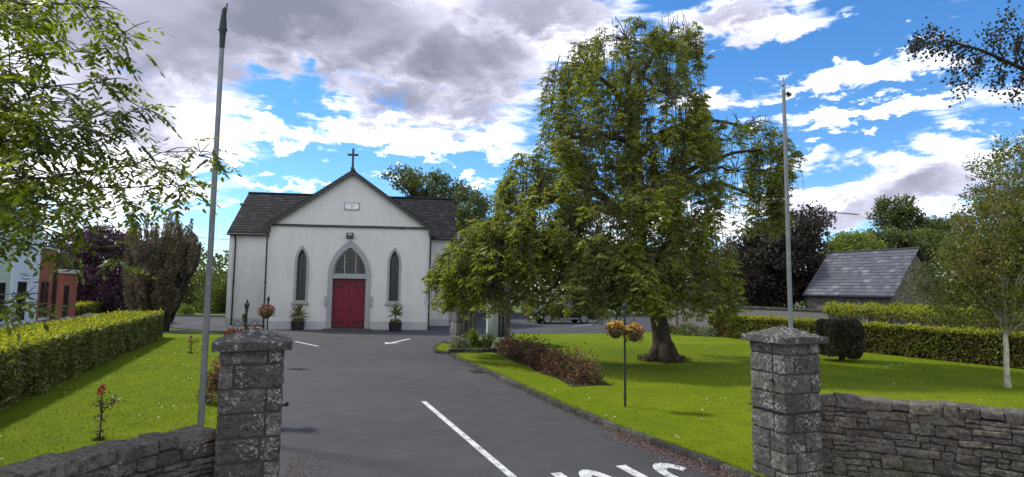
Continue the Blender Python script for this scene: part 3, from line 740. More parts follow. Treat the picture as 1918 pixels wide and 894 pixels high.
# plaque with three worn lines of lettering
b = MB(); pz = 6.98; b.box(-.43, .43, -.04, .01, pz-.22, pz+.22); pq = b.build('plaque', 'grey_trim', ch)
b = MB(); w_, h_, c_ = .37, .165, .08; b.plate([[(-w_+c_, pz-h_), (w_-c_, pz-h_), (w_, pz-h_+c_), (w_, pz+h_-c_), (w_-c_, pz+h_), (-w_+c_, pz+h_), (-w_, pz+h_-c_), (-w_, pz-h_+c_)]], -.055, -.035); b.build('tablet', 'plaque_white', pq)
b = MB(); random.seed(3)
for z, x0, x1 in ((.085, -.22, .24), (0, -.1, .08), (-.085, -.06, .07)):
    x = x0
    while x < x1: wl = random.uniform(.012, .03); b.box(x, x+wl, -.06, -.054, pz+z-.022, pz+z+random.uniform(.008, .022)); x += wl+random.uniform(.01, .02)
b.build('worn_inscription', 'ink', pq)
# floodlight over the door
b = MB(); b.tube([(-.05, 0, 5.25), (-.05, -.14, 5.22)], .025, 6); fx = b.build('floodlight', 'black_metal', ch)
b = MB(); Tm = Matrix.Translation((-.03, -.2, 5.28)) @ Matrix.Rotation(R(-20), 4, 'X'); b.box(-.19, .19, -.08, .08, -.15, .15, Tm); b.build('lamp_housing', 'black_metal', fx)
b = MB(); b.box(-.1, .1, -.09, -.083, -.0, .09, Tm); b.build('lens', 'alloy', fx)
b = MB(); zt = zc+.04; b.box(-.055, .055, -.3, -.19, zt, zt+1.2); b.box(-.3, .3, -.298, -.192, zt+.78, zt+.89); b.box(-.1, .1, -.33, -.16, zt-.05, zt+.1)
b.build('cross', 'black_metal', ch)
b = MB(); b.lathe([(0, -.1), (.12, -.08), (.2, 0), (.24, .12), (.23, .14), (.0, .05)], (WL-.12, WYR-1.0, WRG-.95), 16); b.tube([(WL-.12, WYR-1, WRG-1.3), (WL-.12, WYR-1, WRG-1.03)], .03, 6); b.build('horn_speaker', 'alloy', ch)
# potted cordylines either side of the door
def cordyline(px, py, label, hgt):
    p = D(px, py, 32.6); p = Vector((p.x, 32.6, 0)); t = empty('potted_cordyline', p, 0, label, 'potted plant', 'potted cordylines by the church door')
    b = MB(); b.lathe([(.27, 0), (.33, .02), (.36, .4), (.38, .42), (.38, .47), (.33, .47), (.32, .42)], (0, 0, 0), 18); b.build('pot', 'black_metal', t)
    b = MB(); b.tube([(0, 0, .4), (.02, 0, .75), (0, 0, hgt*.6)], [.05, .04, .04], 8); b.build('stem', 'grey_bark', t)
    lv = Leaves(); n = 80; q = rng.uniform(0, 2*np.pi, n); e = rng.uniform(-.45, 1.5, n); A = np.stack([np.cos(q)*np.cos(e), np.sin(q)*np.cos(e), np.sin(e)], 1)
    lv.add(np.tile([0, 0, hgt*.58], (n, 1))+rng.normal(size=(n, 3))*.04, A, rng.uniform(.4, .7, n), .05); lv.build('crown', 'cordyline_leaf', t, True)
    lv = Leaves(); n = 160; lv.add(np.stack([rng.uniform(-.3, .3, n), rng.uniform(-.3, .3, n), rng.uniform(.42, .6, n)], 1), rand_unit(n)+[0, 0, .6], .12, .06); lv.build('underplanting', 'mid_leaf', t)
cordyline(557, 620, 'spiky cordyline in a black pot left of the red door', 1.5); cordyline(740, 620, 'spiky cordyline in a black pot right of the red door', 1.6)

# ------------------------------------------------------------------ flag poles and basket poles
def flagpole(px0, py0, pxt, pyt, Y, label, ftype):
    a = G(px0, py0, 0) if Y is None else Vector((D(px0, py0, Y).x, Y, 0)); top = D(pxt, pyt, a.y)
    t = empty('flagpole', (a.x, a.y, .05), 0, label, 'flagpole', 'flagpoles inside the gate'); d = top-Vector((a.x, a.y, .05)); up = d.normalized()
    L = d.length
    b = MB(); b.tube([up*0, up*(L*.5), up*(L-.45)], [.052, .046, .038], 12); b.build('pole', 'galvanised', t)
    if ftype:
        b = MB(); b.tube([up*(L-.75), up*(L-.5), up*(L-.42), up*(L-.3), up*(L-.05), up*L], [.043, .05, .065, .055, .03, .006], 10); b.tube([up*(L-.2)+Vector((.03, 0, 0)), up*(L+.05)+Vector((.05, 0, 0))], .012, 6); b.build('finial', 'green_metal', t)
        b = MB(); b.tube([up*(L-.42)+Vector((-.09, 0, 0)), up*(L-.42)+Vector((.08, 0, 0))], .012, 6); b.build('halyard_arm', 'green_metal', t)
    else:
        b = MB(); b.tube([up*(L-.5), up*(L-.38), up*(L-.3), up*(L-.26), up*(L-.2), up*(L-.14), up*L], [.04, .042, .04, .015, .035, .02, .004], 10); b.build('finial', 'galvanised', t)
        b = MB(); q = up*(L-.42); b.tube([q, q+Vector((.09, 0, 0))], .014, 6); b.tube([q+Vector((.08, -.02, .05)), q+Vector((.12, .02, -.05))], .03, 8); b.tube([q+Vector((.15, 0, .03)), q+Vector((.15, 0, -.03))], .025, 8); b.build('pulley', 'black_metal', t)
flagpole(375, 812, 420, 12, None, 'tall grey flagpole leaning beside the left gate pillar', True)
flagpole(1484, 700, 1467, 143, 12.9, 'tall grey flagpole with a pulley rising behind the right gate pillar', False)

def basket_pole(px, Y, hgt, label, ivy=False):
    p = Vector((D(px, 560, Y).x, Y, LZ-.02)); t = empty('basket_stand', p, 0, label, 'plant stand', 'green hanging basket stands on the lawns'); hgt -= LZ
    b = MB(); b.tube([(0, 0, 0), (0, 0, hgt-.2)], [.024, .02], 10)
    b.build('post', 'green_metal', t)
    b = MB(); b.lathe([(.02, hgt-.22), (.035, hgt-.2), (.022, hgt-.17), (.045, hgt-.12), (.04, hgt-.07), (.015, hgt-.04), (.022, hgt-.015), (.004, hgt)], (0, 0, 0), 12); b.build('finial', 'green_metal', t)
    for s_ in (-1, 1):
        b = MB(); b.tube([(0, 0, hgt-.50), (s_*.09, -.01, hgt-.41), (s_*.19, -.02, hgt-.36)], .007, 6); b.build('bracket', 'green_metal', t)
    if ivy:
        lv = Leaves(); n = 200; z = rng.uniform(1.2, hgt-.25, n); q = z*9+rng.normal(size=n)*.4; P = np.stack([np.cos(q)*.045, np.sin(q)*.045, z], 1); lv.add(P, rand_unit(n)-[0, 0, .5], .05, .04); lv.build('twining_ivy', 'basket_leaf', t)
    return p, hgt
def basket(c, r, label, fl=('yellow_flower', 'pink_flower'), trail=.5):
    t = empty('hanging_basket', c, random.uniform(0, 3), label, 'hanging basket', 'hanging flower baskets')
    b = MB(); b.lathe([(.02, -r*.95), (r*.45, -r*.86), (r*.8, -r*.5), (r*.98, -.02), (r, .01), (r*.9, .01)], (0, 0, 0), 18); b.build('bowl', 'basket_brown', t, True)
    b = MB()
    for k in range(3): q = k*2.09; b.tube([(math.cos(q)*r*.95, math.sin(q)*r*.95, 0), (0, 0, r*2.1)], .004, 4)
    b.build('chain', 'black_metal', t)
    lv = Leaves(); n = 330; A = rand_unit(n); A[:, 2] = np.abs(A[:, 2])*.9; P = A*r*rng.uniform(.4, 1.15, (n, 1)); lv.add(P, A+rand_unit(n)*.5, .05, .035)
    m_ = 60; q = rng.uniform(0, 6.28, m_); P = np.stack([np.cos(q)*r*1.1, np.sin(q)*r*1.1, -rng.uniform(0, trail, m_)*r], 1); lv.add(P, rand_unit(m_)-[0, 0, .8], .05, .035); lv.build('foliage', 'basket_leaf', t)
    for f_ in fl:
        lv = Leaves(); n = 64; A = rand_unit(n); A[:, 2] = np.abs(A[:, 2])*.9+.22
        if len(fl) > 1: A[:, 2] += .25 if 'yellow' in f_ else -.15
        P = unit(A)*r*rng.uniform(.95, 1.35, (n, 1))
        for k in range(3): lv.add(P, A+rand_unit(n)*.7, .035, .035)
        lv.build('blooms', f_, t)
p, h = basket_pole(1170, 11.9, 2.2, 'slim green basket stand on the right lawn before the big tree')
basket((p.x-.19, p.y-.02, 1.58), .155, 'left one of the two baskets of yellow and orange flowers on the right lawn'); basket((p.x+.17, p.y-.10, 1.53), .155, 'right one of the two baskets of yellow and pink flowers on the right lawn', trail=.9)
p, h = basket_pole(463, 10.6, 2.17, 'ivy twined basket stand just behind the left gate pillar', True)
basket((p.x-.2, p.y, 1.44), .15, 'basket of red flowers peeping over the left gate pillar cap', ('red_flower',)); basket((p.x+.2, p.y, 1.45), .15, 'basket of yellow flowers peeping over the left gate pillar cap', ('yellow_flower',))
p, h = basket_pole(503, 18, 2.12, 'thin basket stand in front of the church left corner')
basket((p.x-.0, p.y-.12, 1.60), .2, 'basket of dark pink geraniums hung in front of the church wall', ('pink_flower', 'red_flower'))

# ------------------------------------------------------------------ trees
def world_masses(ms, Y0):
    """(px, py, rx, ry, dY, rY) in photo pixels and metres -> centre, radii"""
    out = []
    for (px, py, rx, ry, dY, rY) in ms:
        Y = Y0+dY; out.append((np.array(D(px, py, Y)), np.array([rx*Y/F, rY, ry*Y/F])))
    return out
def tree(name, label, base, ms, Y0, leaf, bark, nclump, per, lsz, cr_=.45, trunk_r=.2, group=None, fork=.35, cat='tree', lean=None, nb=26, flat=.6, up=0.0):
    base = Vector(base); t = empty(name, base, 0, label, cat, group); masses = world_masses(ms, Y0); o = np.array(base)
    vol = np.array([r.prod() for c, r in masses]); pr = vol/vol.sum(); ks = rng.choice(len(masses), nclump, p=pr)
    A = rand_unit(nclump); q = rng.uniform(.25, 1, nclump)**.45
    C = np.array([masses[k][0]+A[i]*masses[k][1]*q[i] for i, k in enumerate(ks)])
    C = C[C[:, 2] > .25]; nclump = len(C)
    lv = Leaves(); n = nclump*per; cc = np.repeat(C, per, 0); cs = np.repeat(rng.uniform(.5, 1.25, nclump), per)[:, None]*cr_
    A = rand_unit(n); P = cc+A*cs*rng.uniform(.15, 1, (n, 1))*np.array([1, 1, flat]); P = P-o
    lv.add(P, A+rand_unit(n)*.9+[0, 0, up], rng.uniform(.7, 1.3, n)*lsz, rng.uniform(.45, .75, n)*lsz); lv.build('crown', leaf, t)
    mean = Vector(np.mean([c for c, r in masses], 0)); top = Vector(C[np.argmax(C[:, 2])])
    zt = base.z+(mean.z-base.z)*fork; fk = Vector((base.x+(mean.x-base.x)*fork, base.y+(mean.y-base.y)*fork, zt))
    if lean: fk += Vector(lean)
    b = MB(); pts = wob(bez(base-Vector((0, 0, .1)), base.lerp(fk, .5)+Vector((random.uniform(-.1, .1), 0, .1)), fk), .04)
    b.tube([p_-base for p_ in pts], [trunk_r*(1.35 if i == 0 else 1-.3*i/8) for i in range(9)], 12)
    b.build('trunk', bark, t, True)
    b = MB()
    for i in rng.choice(nclump, min(nb, nclump), replace=False):
        e = Vector(C[i]); mid = fk.lerp(e, .5)+Vector((0, 0, (e-fk).length*.15)); L = (e-fk).length
        pts = wob(bez(fk-Vector((0, 0, .15)), mid, e), .12); r1 = min(trunk_r*.5, .02+L*.018)
        b.tube([p_-base for p_ in pts], [r1*(1-.85*k/8) for k in range(9)], 6)
    b.build('limbs', bark, t, True)
    return t

# the weeping ash
random.seed(42)
tb = G(1243, 676, LZ); Y0 = tb.y
t = empty('weeping_tree', (tb.x, tb.y, LZ), 0, 'huge weeping ash with hanging curtains of leaves on the right lawn', 'tree')
WM = [ # px,py,rx,ry,dY,rY    umbrellas of hanging growth
 (1175,120,115,85,0,2.0),(1255,110,62,90,.5,1.6),(1100,190,90,120,-.6,1.9),(1235,240,95,130,-1.2,1.6),(1070,320,75,120,-.8,1.8),(1010,400,80,90,-1.2,1.7),
 (1285,330,62,150,-.4,1.8),(1150,330,90,150,1.6,1.6),(955,440,70,90,-.6,1.6),(900,490,60,80,-.2,1.5),(850,520,44,70,.6,1.2),(1215,420,85,120,-2.2,1.4),
 (1110,470,70,105,-2.4,1.3),(1290,490,80,110,-1.0,1.9),(1230,530,60,70,-3.0,1.1),(1395,270,75,60,.6,1.5),(1445,330,46,85,.9,1.2),(1380,370,60,90,1.4,1.4),(1180,520,60,75,-2.8,1.2),
 (1000,500,55,60,-1.2,1.3),(1335,550,46,50,-.6,1.5),(1345,580,36,28,-.8,1.2),(860,540,52,55,-.2,1.1),(905,560,44,40,-1.2,.9),(1130,570,44,36,-2.6,1.0),(1010,570,36,34,-2.0,1.0),(1060,440,60,70,-2,1.2),(1200,570,46,40,-3.2,1.0),(960,480,60,60,-1.8,1.2),(900,450,50,50,-.6,1.2),(940,535,44,46,-1.2,1.1),(1090,540,40,60,-2.8,1.0),(1270,560,60,42,-3.0,1.2),(1430,400,40,50,1.2,1.0),(980,350,40,70,.2,1.3)]
masses = world_masses(WM, Y0); o = np.array(tb); lv = Leaves(); twb = MB(); lmb = MB()
fork = tb+Vector((-.55, 0, 2.6)); hub = [fork, fork+Vector((-.9, -.2, 2.2)), fork+Vector((-.3, 0, 4.4)), fork+Vector((.35, .3, 2.6)), fork+Vector((-.5, .3, 5.9))]
tm = MB(); tp = [tb+Vector((.05, 0, -.1)), tb+Vector((0, 0, .25)), tb+Vector((-.08, 0, .9)), tb+Vector((-.2, 0, 1.7)), fork, fork+Vector((-.2, 0, 1.2)), hub[2], hub[4]]
tm.tube([p_-tb for p_ in tp], [.50, .36, .29, .27, .30, .24, .18, .1], 14)
for q in range(6): a_ = q*1.05+.3; tm.tube([Vector((math.cos(a_)*.2, math.sin(a_)*.2, .55)), Vector((math.cos(a_)*.45, math.sin(a_)*.45, .12)), Vector((math.cos(a_)*.75, math.sin(a_)*.75, -.06))], [.16, .14, .05], 8)
for i, (c, r) in enumerate(masses):
    topc = Vector(c)+Vector((0, 0, r[2]*.55)); h_ = min(hub, key=lambda q: (q-topc).length+max(0, q.z-topc.z)*2.0)
    mid = h_.lerp(topc, .45)+Vector((0, 0, (topc-h_).length*.28)); pts = wob(bez(h_, mid, topc, 10), .22)
    lmb.tube([p_-tb for p_ in pts], [max(.03, .13*(1-.75*k/10)) for k in range(11)], 7)
    vol = r[0]*r[2]*2+r[1]*r[2]; ns = int(15+vol*(15 if WM[i][0] < 1000 else 8.5))
    for s_ in range(ns):
        a_ = random.uniform(0, 2*math.pi); rr = random.uniform(.05, 1)**.55; z0 = math.sqrt(max(0, 1-rr*rr))*random.uniform(.65, 1.05)
        st = Vector((c[0]+r[0]*rr*math.cos(a_), c[1]+r[1]*rr*math.sin(a_), c[2]+r[2]*z0))
        if s_ % 6 == 0:      # the arching rib that carries the strand
            pts = bez(topc, topc.lerp(st, .6)+Vector((0, 0, .35)), st, 5); lmb.tube([p_-tb for p_ in wob(pts, .22)], [.022, .02, .016, .013, .010, .006], 5)
        Ls = r[2]*(z0+random.uniform(.15, .95)); Ls = min(Ls, st.z-1.35-random.uniform(0, .5)); 
        if Ls < .25: continue
        out = Vector((math.cos(a_)*r[0], math.sin(a_)*r[1], 0)); out = out.normalized()*.25
        pts = [st+out*(1-math.exp(-2*k/6))+Vector((random.uniform(-.05, .05), random.uniform(-.05, .05), -Ls*k/6)) for k in range(7)]
        if s_ % 2 == 0: twb.tube([p_-tb for p_ in pts], [.012, .011, .010, .009, .008, .006, .004], 3, False)
        if s_ % 9 == 0: st = st+Vector((math.cos(a_)*r[0]*.12, math.sin(a_)*r[1]*.12, .12))
        nn_ = int(Ls/.05); dens_ = noise.noise(st*.8)*1.9+(.95 if c[2] < 5.2 else .75)
        if nn_ < 2: continue
        f = rng.uniform(0, 1, int(nn_*max(.12, min(1.3, dens_)))+1); pa = np.array(pts); k = f*6; i0 = np.clip(k.astype(int), 0, 5); fr = (k-i0)[:, None]
        B_ = pa[i0]*(1-fr)+pa[i0+1]*fr-o; B_ = B_[np.array([noise.noise(Vector(p_)*Vector((1.5, 1.5, .9))) if False else noise.noise(Vector((p_[0]*1.6, p_[1]*1.6, p_[2]*1.1))) for p_ in B_]) > random.uniform(-.16, .14)]; m_ = len(B_)
        if m_ == 0: continue
        big_ = rng.uniform(.65, 1.25, m_)
        ax = rand_unit(m_)*np.array([1, 1, .3])+np.array([0, 0, -.35]); ax = unit(ax)
        for q in range(7):    # a sprig: pointed leaflets fanned round a short stalk
            tpos = (q//2)*.05+.03; sd_ = np.cross(ax, [0, 0, 1.]); side = unit(sd_)*(1 if q % 2 else -1)
            d_ = ax*(.9 if q < 6 else 1.6)+side*(.75 if q < 6 else 0)+rand_unit(m_)*.3+np.array([0, 0, -.28])
            lv.add(B_+ax*tpos, d_, rng.uniform(.11, .18, m_)*big_, rng.uniform(.034, .05, m_)*big_)
print('weeping leaflets', lv.count())
lv.build('crown', 'weeping_leaf', t); tm.build('trunk', 'dark_bark', t, True); lmb.build('limbs', 'dark_bark', t, True); twb.build('hanging_twigs', 'twig', t)
lv = Leaves(); n = 900; q = rng.uniform(0, 6.28, n); rr = rng.uniform(.35, .85, n); lv.add(np.stack([np.cos(q)*rr, np.sin(q)*rr, rng.uniform(-.02, .28, n)*(1-rr*.7)], 1), rand_unit(n)+[0, 0, .7], .07, .04)
lv.build('basal_shoots', 'clipped_leaf', t)

# near ash at the left edge of the picture, trunk outside the frame
def pinnate(lv, P, d, L, n=4, ll=.085, lw=.03):
    d = Vector(d).normalized(); s_ = d.cross(Vector((0, 0, 1))); s_ = s_.normalized() if s_.length > .1 else Vector((1, 0, 0))
    A = []; B = []; 
    for k in range(n):
        q = Vector(P)+d*L*(.3+.62*k/n)+Vector((0, 0, -.18*L*(k/n)**2))
        for sg in (-1, 1): B.append(q); A.append(s_*sg*.95+d*.55+Vector((random.uniform(-.15, .15), random.uniform(-.15, .15), -.45+random.uniform(-.15, .15))))
    B.append(Vector(P)+d*L*.95+Vector((0, 0, -.17*L))); A.append(d+Vector((0, 0, -.5)))
    n_ = len(B); bn = np.array([0, 0, 1.])+rand_unit(n_)*.35; ax = unit(np.array(A)); lv.add(np.array(B), ax, rng.uniform(.8, 1.15, n_)*ll, rng.uniform(.85, 1.15, n_)*lw, np.cross(ax, bn))
random.seed(9)
tbx = Vector((-9.4, 7.2, LZ)); t = empty('ash_tree', tbx, 0, 'ash tree at the left edge, sunlit feathery leaves reaching in from its trunk', 'tree')
tk = [tbx+Vector((0, 0, -.1)), tbx+Vector((.05, 0, 1.2)), tbx+Vector((.3, -.1, 2.6)), tbx+Vector((.5, -.2, 4)), tbx+Vector((.7, -.2, 6))]
b = MB(); b.tube([p_-tbx for p_ in wob(tk, .05)], [.3, .22, .18, .13, .05], 12); b.build('trunk', 'grey_bark', t, True)
tips = [(232,62,5.9,3),(175,10,6.2,3),(140,95,6.0,2),(200,150,6.0,2),(270,205,6.2,1),(120,190,5.4,2),(215,250,5.8,2),(372,292,6.4,1),(300,320,6.6,2),(335,350,6.6,1),(180,330,5.6,1),(90,290,5.6,2),
 (250,385,6.6,1),(130,395,5.8,1),(205,480,6.4,1),(165,455,5.8,1),(60,395,5.2,1),(40,340,5.0,1),(95,565,5.6,0),(40,560,5.0,0),(30,120,5.6,2),(60,30,5.6,3),(20,230,5.2,2),(150,260,5.9,2),(40,180,6.8,2),(110,340,6.8,1),(20,300,6.6,2),(100,60,6.8,3),(20,20,6.4,3)]
lv = Leaves(); lb = MB(); tw = MB(); tot = 0
for (px, py, Y, lvl) in tips:
    e = D(px, py, Y); s0 = tk[[1, 2, 3, 4][lvl]]; 
    mid = s0.lerp(e, .55)+Vector((0, 0, .45)); pts = wob(bez(s0, mid, e, 12), .24)
    lb.tube([p_-tbx for p_ in pts], [.032*(1-.88*k/12) for k in range(13)], 6)
    for k in range(5, 13):
        for rep in range(4 if py < 440 else 2):
            p0 = pts[k] if k < 12 else e
            if k < 12: p0 = pts[k].lerp(pts[min(12, k+1)], random.random())
            dr = (pts[min(12, k+1)]-pts[k-1]).normalized()
            d_ = (dr*.6+Vector((random.uniform(-.9, .9), random.uniform(-.9, .9), random.uniform(-.5, .5)))).normalized(); Lt = random.uniform(.12, .38)
            p1 = p0+d_*Lt; tw.tube([p0-tbx, p0+d_*Lt*.5+Vector((0, 0, .02))-tbx, p1-tbx], [.006, .005, .003], 4, False)
            for c_ in range(random.randint(1, 4)):
                f = random.uniform(.3, 1); dd = (d_*.5+Vector((random.uniform(-1, 1), random.uniform(-1, 1), random.uniform(-1.0, .15)))).normalized()
                pinnate(lv, p0+d_*Lt*f-tbx, dd, random.uniform(.2, .3), random.choice([3, 3, 4]), .098, .036)
# the rest of the crown outside the frame
for k in range(130):
    a_ = rand_unit(1)[0]; p0 = tbx+Vector((-.9, .3, 4.2))+Vector((a_[0]*2.2, a_[1]*2.2, a_[2]*2.4))*random.uniform(.5, 1)
    for c_ in range(3): pinnate(lv, p0-tbx+Vector((random.uniform(-.2, .2),)*3), Vector((random.uniform(-1, 1), random.uniform(-1, 1), random.uniform(-.6, .3))), .26, 4, .1, .035)
print('ash leaflets', lv.count())
lv.build('crown', 'ash_leaf', t, True); lb.build('limbs', 'grey_bark', t, True); tw.build('twigs', 'twig', t)

# dark branch hanging in at the top right
random.seed(12)
tbx = Vector((13.6, 9.2, LZ)); t = empty('overhanging_tree', tbx, 0, 'dark leaved tree whose bough hangs in at the top right corner', 'tree')
tk = [tbx+Vector((0, 0, -.1)), tbx+Vector((0, 0, 2.5)), tbx+Vector((-.2, 0, 5)), tbx+Vector((-.5, 0, 7.5))]
b = MB(); b.tube([p_-tbx for p_ in tk], [.28, .22, .15, .06], 12); b.build('trunk', 'dark_bark', t, True)
lv = Leaves(); lb = MB()
main = [tk[2], D(2080, 170, 9.4), D(1918, 130, 9.2), D(1840, 95, 9.1), D(1770, 75, 9.0), D(1705, 95, 8.9)]
lb.tube([p_-tbx for p_ in main], [.1, .06, .035, .022, .014, .006], 6)
subs = [((1918,130),(1895,190),3),((1880,115),(1860,165),3),((1850,98),(1800,180),3),((1840,95),(1830,130),2),((1810,88),(1775,155),3),((1790,82),(1740,110),3),((1880,110),(1850,50),2),((1918,130),(1885,40),2),((1770,75),(1740,55),2),((1740,82),(1715,75),2),((1860,100),(1890,20),2),((1930,140),(1910,80),3),((1900,120),(1925,45),2),((1720,85),(1710,100),2)]
for (a_, c_, dns) in subs:
    p0, p1 = D(*a_, 9.15), D(*c_, 9.0+random.uniform(-.3, .5)); pts = wob(bez(p0, p0.lerp(p1, .5)+Vector((0, 0, .06)), p1, 8), .07)
    lb.tube([p_-tbx for p_ in pts], [.014*(1-.8*k/8) for k in range(9)], 5)
    for p_ in pts[1:]:
        n = dns*7; P = np.array(p_-tbx)+rng.normal(size=(n, 3))*.07; lv.add(P, rand_unit(n)-[0, 0, .3], rng.uniform(.045, .075, n), rng.uniform(.03, .05, n))
for p_ in [main[i].lerp(main[i+1], f) for i in range(2, 5) for f in (0, .25, .5, .75)]:
    n = 12; P = np.array(p_-tbx)+rng.normal(size=(n, 3))*.07; lv.add(P, rand_unit(n)-[0, 0, .3], .06, .045)
n = 9000; A = rand_unit(n); P = np.array([.3, .2, 7.0])+A*np.array([2.3, 2.3, 1.9])*rng.uniform(.4, 1, (n, 1)); P = P[P[:, 0] > -1.2]; lv.add(P, rand_unit(len(P)), .08, .055)
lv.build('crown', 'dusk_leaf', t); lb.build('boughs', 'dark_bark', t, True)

# young birch at the right edge
bb = G(1888, 726, LZ)
tree('birch_tree', 'young pale trunked tree with bronze and green leaves at the right edge', (bb.x, bb.y, LZ), [(1895,330,45,70,0,.7),(1870,420,75,80,0,1.1),(1890,500,90,80,-.2,1.2),(1820,500,60,60,.2,.9),(1960,440,80,120,0,1.2),(1800,570,46,40,.3,.7),(1900,580,80,40,0,1.0)], bb.y, 'bronze_leaf', 'birch_bark', 900, 26, .085, .28, .07, nb=26, fork=.42, flat=.8)
# trees and shrubs round the grounds
tree('broad_tree', 'airy tree standing behind the young birch at the right edge', (22.3, 25, 0), [(1880,330,60,70,0,2),(1918,420,110,110,1,2.4),(1840,430,60,60,0,1.6),(1960,330,80,90,1,2)], 25, 'mid_leaf', 'grey_bark', 420, 34, .11, .42, .2, nb=50)
tree('ivy_thicket', 'tangled green thicket smothering the right end of the stone barn', (21.2, 27.5, 0), [(1770,520,50,60,0,1.4),(1830,540,60,70,-.5,1.6),(1730,560,34,36,.3,1.0),(1900,520,80,90,0,2),(1790,470,30,30,1,1),(1850,610,90,30,-2,1.2)], 27.5, 'mid_leaf', 'grey_bark', 520, 46, .10, .5, .1, cat='shrub')
tree('russet_shrub', 'low russet shrub behind the right hedge near the birch', (19.0, 21.0, 0), [(1880,620,70,32,0,1.2),(1800,600,50,26,.8,.9)], 21.0, 'bronze_leaf', 'grey_bark', 150, 60, .07, .35, .04, cat='shrub')
tree('dark_tree', 'dark purplish tree behind the grey wall, nearest the weeping ash', (19.0, 44, 0), [(1390,500,50,60,0,2.5),(1440,470,55,60,0,2.5),(1370,550,40,40,0,2)], 44, 'brown_leaf', 'dark_bark', 430, 46, .24, .8, .3, 'trees behind the grey wall')
tree('dark_tree', 'dark bushy tree behind the grey wall just left of the barn', (23.2, 45, 0), [(1490,430,50,40,0,2.5),(1500,500,50,60,0,2.5),(1450,530,50,50,0,2.5),(1530,410,26,20,0,1)], 45, 'brown_leaf', 'dark_bark', 480, 46, .24, .8, .3, 'trees behind the grey wall')
tree('rounded_tree', 'bright green rounded tree beyond the barn roof', (34.5, 60, 0), [(1600,470,44,34,0,3),(1570,480,20,20,0,2)], 60, 'light_leaf', 'grey_bark', 220, 44, .30, 1.0, .3)
tree('rounded_tree', 'dull green rounded trees swelling above the barn ridge', (41.5, 62, 0), [(1660,460,44,32,0,3),(1700,470,50,34,0,3),(1740,460,40,30,0,3)], 62, 'mid_leaf', 'grey_bark', 330, 44, .30, 1.0, .3)
tree('tall_tree', 'tall open tree standing alone behind the barn roof', (46.5, 72, 0), [(1675,392,32,28,0,2.5),(1690,415,36,26,0,2.5),(1655,412,20,14,0,2)], 72, 'mid_leaf', 'grey_bark', 120, 44, .34, 1.0, .35, fork=.75, nb=40)
tree('tall_tree', 'lower open tree right of the tall tree behind the barn', (51, 72, 0), [(1745,425,30,20,0,2.5),(1770,440,40,30,0,2.5)], 72, 'mid_leaf', 'grey_bark', 90, 44, .34, 1.0, .3, fork=.7, nb=30)
tree('windblown_tree', 'thin windblown tree rising behind the church right roof', (-9.5, 55, 0), [(790,345,52,24,0,3),(760,335,40,20,0,3),(830,360,50,34,0,3),(800,390,50,30,0,3)], 55, 'mid_leaf', 'dark_bark', 190, 34, .26, .75, .3, fork=.8, nb=80)
tree('broad_tree', 'denser green tree between the church and the weeping ash', (-3.6, 52, 0), [(880,390,40,40,0,3),(860,450,55,50,0,3),(850,530,50,60,0,3)], 52, 'mid_leaf', 'grey_bark', 360, 44, .26, .85, .3)
tree('purple_beech', 'deep purple leaved tree beyond the terracotta porch', (-28.6, 37, 0), [(185,465,50,40,0,2.5),(160,530,50,50,0,2.5),(225,540,50,50,0,2.5),(210,460,45,30,0,2),(130,470,40,40,1,2)], 37, 'purple_leaf', 'dark_bark', 520, 50, .17, .6, .3)
# leaning yew: a fan of upright plumes
random.seed(31); yb = D(303, 600, 31); yb = Vector((yb.x, 31, 0))
t = empty('leaning_yew', yb, 0, 'big brownish yew of upright plumes leaning over the left hedge end', 'tree'); lv = Leaves(); lb = MB()
for k in range(270):
    px = random.uniform(236, 372); 
    topy = 396+(abs(px-300)/70)**2*34+random.uniform(0, 44) + (18 if 320 < px < 330 else 0); py = random.uniform(topy, 560 if px < 330 else 480)
    if px > 345: py = min(py, 500-(px-345)*1.2)
    e = D(px, py, 31+random.uniform(-1.6, 1.6)); p0 = yb+Vector((random.uniform(-.5, .35), random.uniform(-.4, .4), random.uniform(.1, 1.2)))
    pts = bez(p0, p0.lerp(e, .5)+Vector(((-.25 if px < 300 else .35), 0, -.1)), e, 6)
    if k % 3 == 0: lb.tube([p_-yb for p_ in pts], [.09*(1-.8*i/6) for i in range(7)], 6)
    ax = (e-p0).normalized()*.5+Vector((0, 0, .8)); ax.normalize(); hl = random.uniform(.45, .8); n = 230; slim = py < topy+28; fat_ = .11 if slim else .19; hl = hl*1.25 if slim else hl
    u_ = rng.uniform(-1, 1, n); rr = fat_*np.sqrt(np.maximum(0, 1-u_**2)); q = rng.uniform(0, 6.28, n)
    P = np.array(e-yb)[None]+np.array(ax)[None]*(u_*hl-hl*.6)[:, None]+np.stack([np.cos(q)*rr, np.sin(q)*rr, np.zeros(n)], 1)
    lv.add(P, rand_unit(n)*.7+np.array(ax)*1.0, rng.uniform(.09, .17, n), .05)
for k in range(7): tx = random.uniform(-.5, .4); lb.tube([(tx*.6, 0, -.1), (tx*1.2, 0, 1.2), (tx*2+.2, .1, 2.8)], [.2, .14, .07], 8)
n = 4200; P = np.stack([np.clip(rng.normal(size=n)*.5, -1.1, .5)-.55, rng.normal(size=n)*.4, rng.uniform(.02, 2.6, n)], 1); lv.add(P, rand_unit(n)+[0, 0, .6], .15, .05)
lv.build('crown', 'yew_leaf', t); lb.build('trunk', 'dark_bark', t, True)
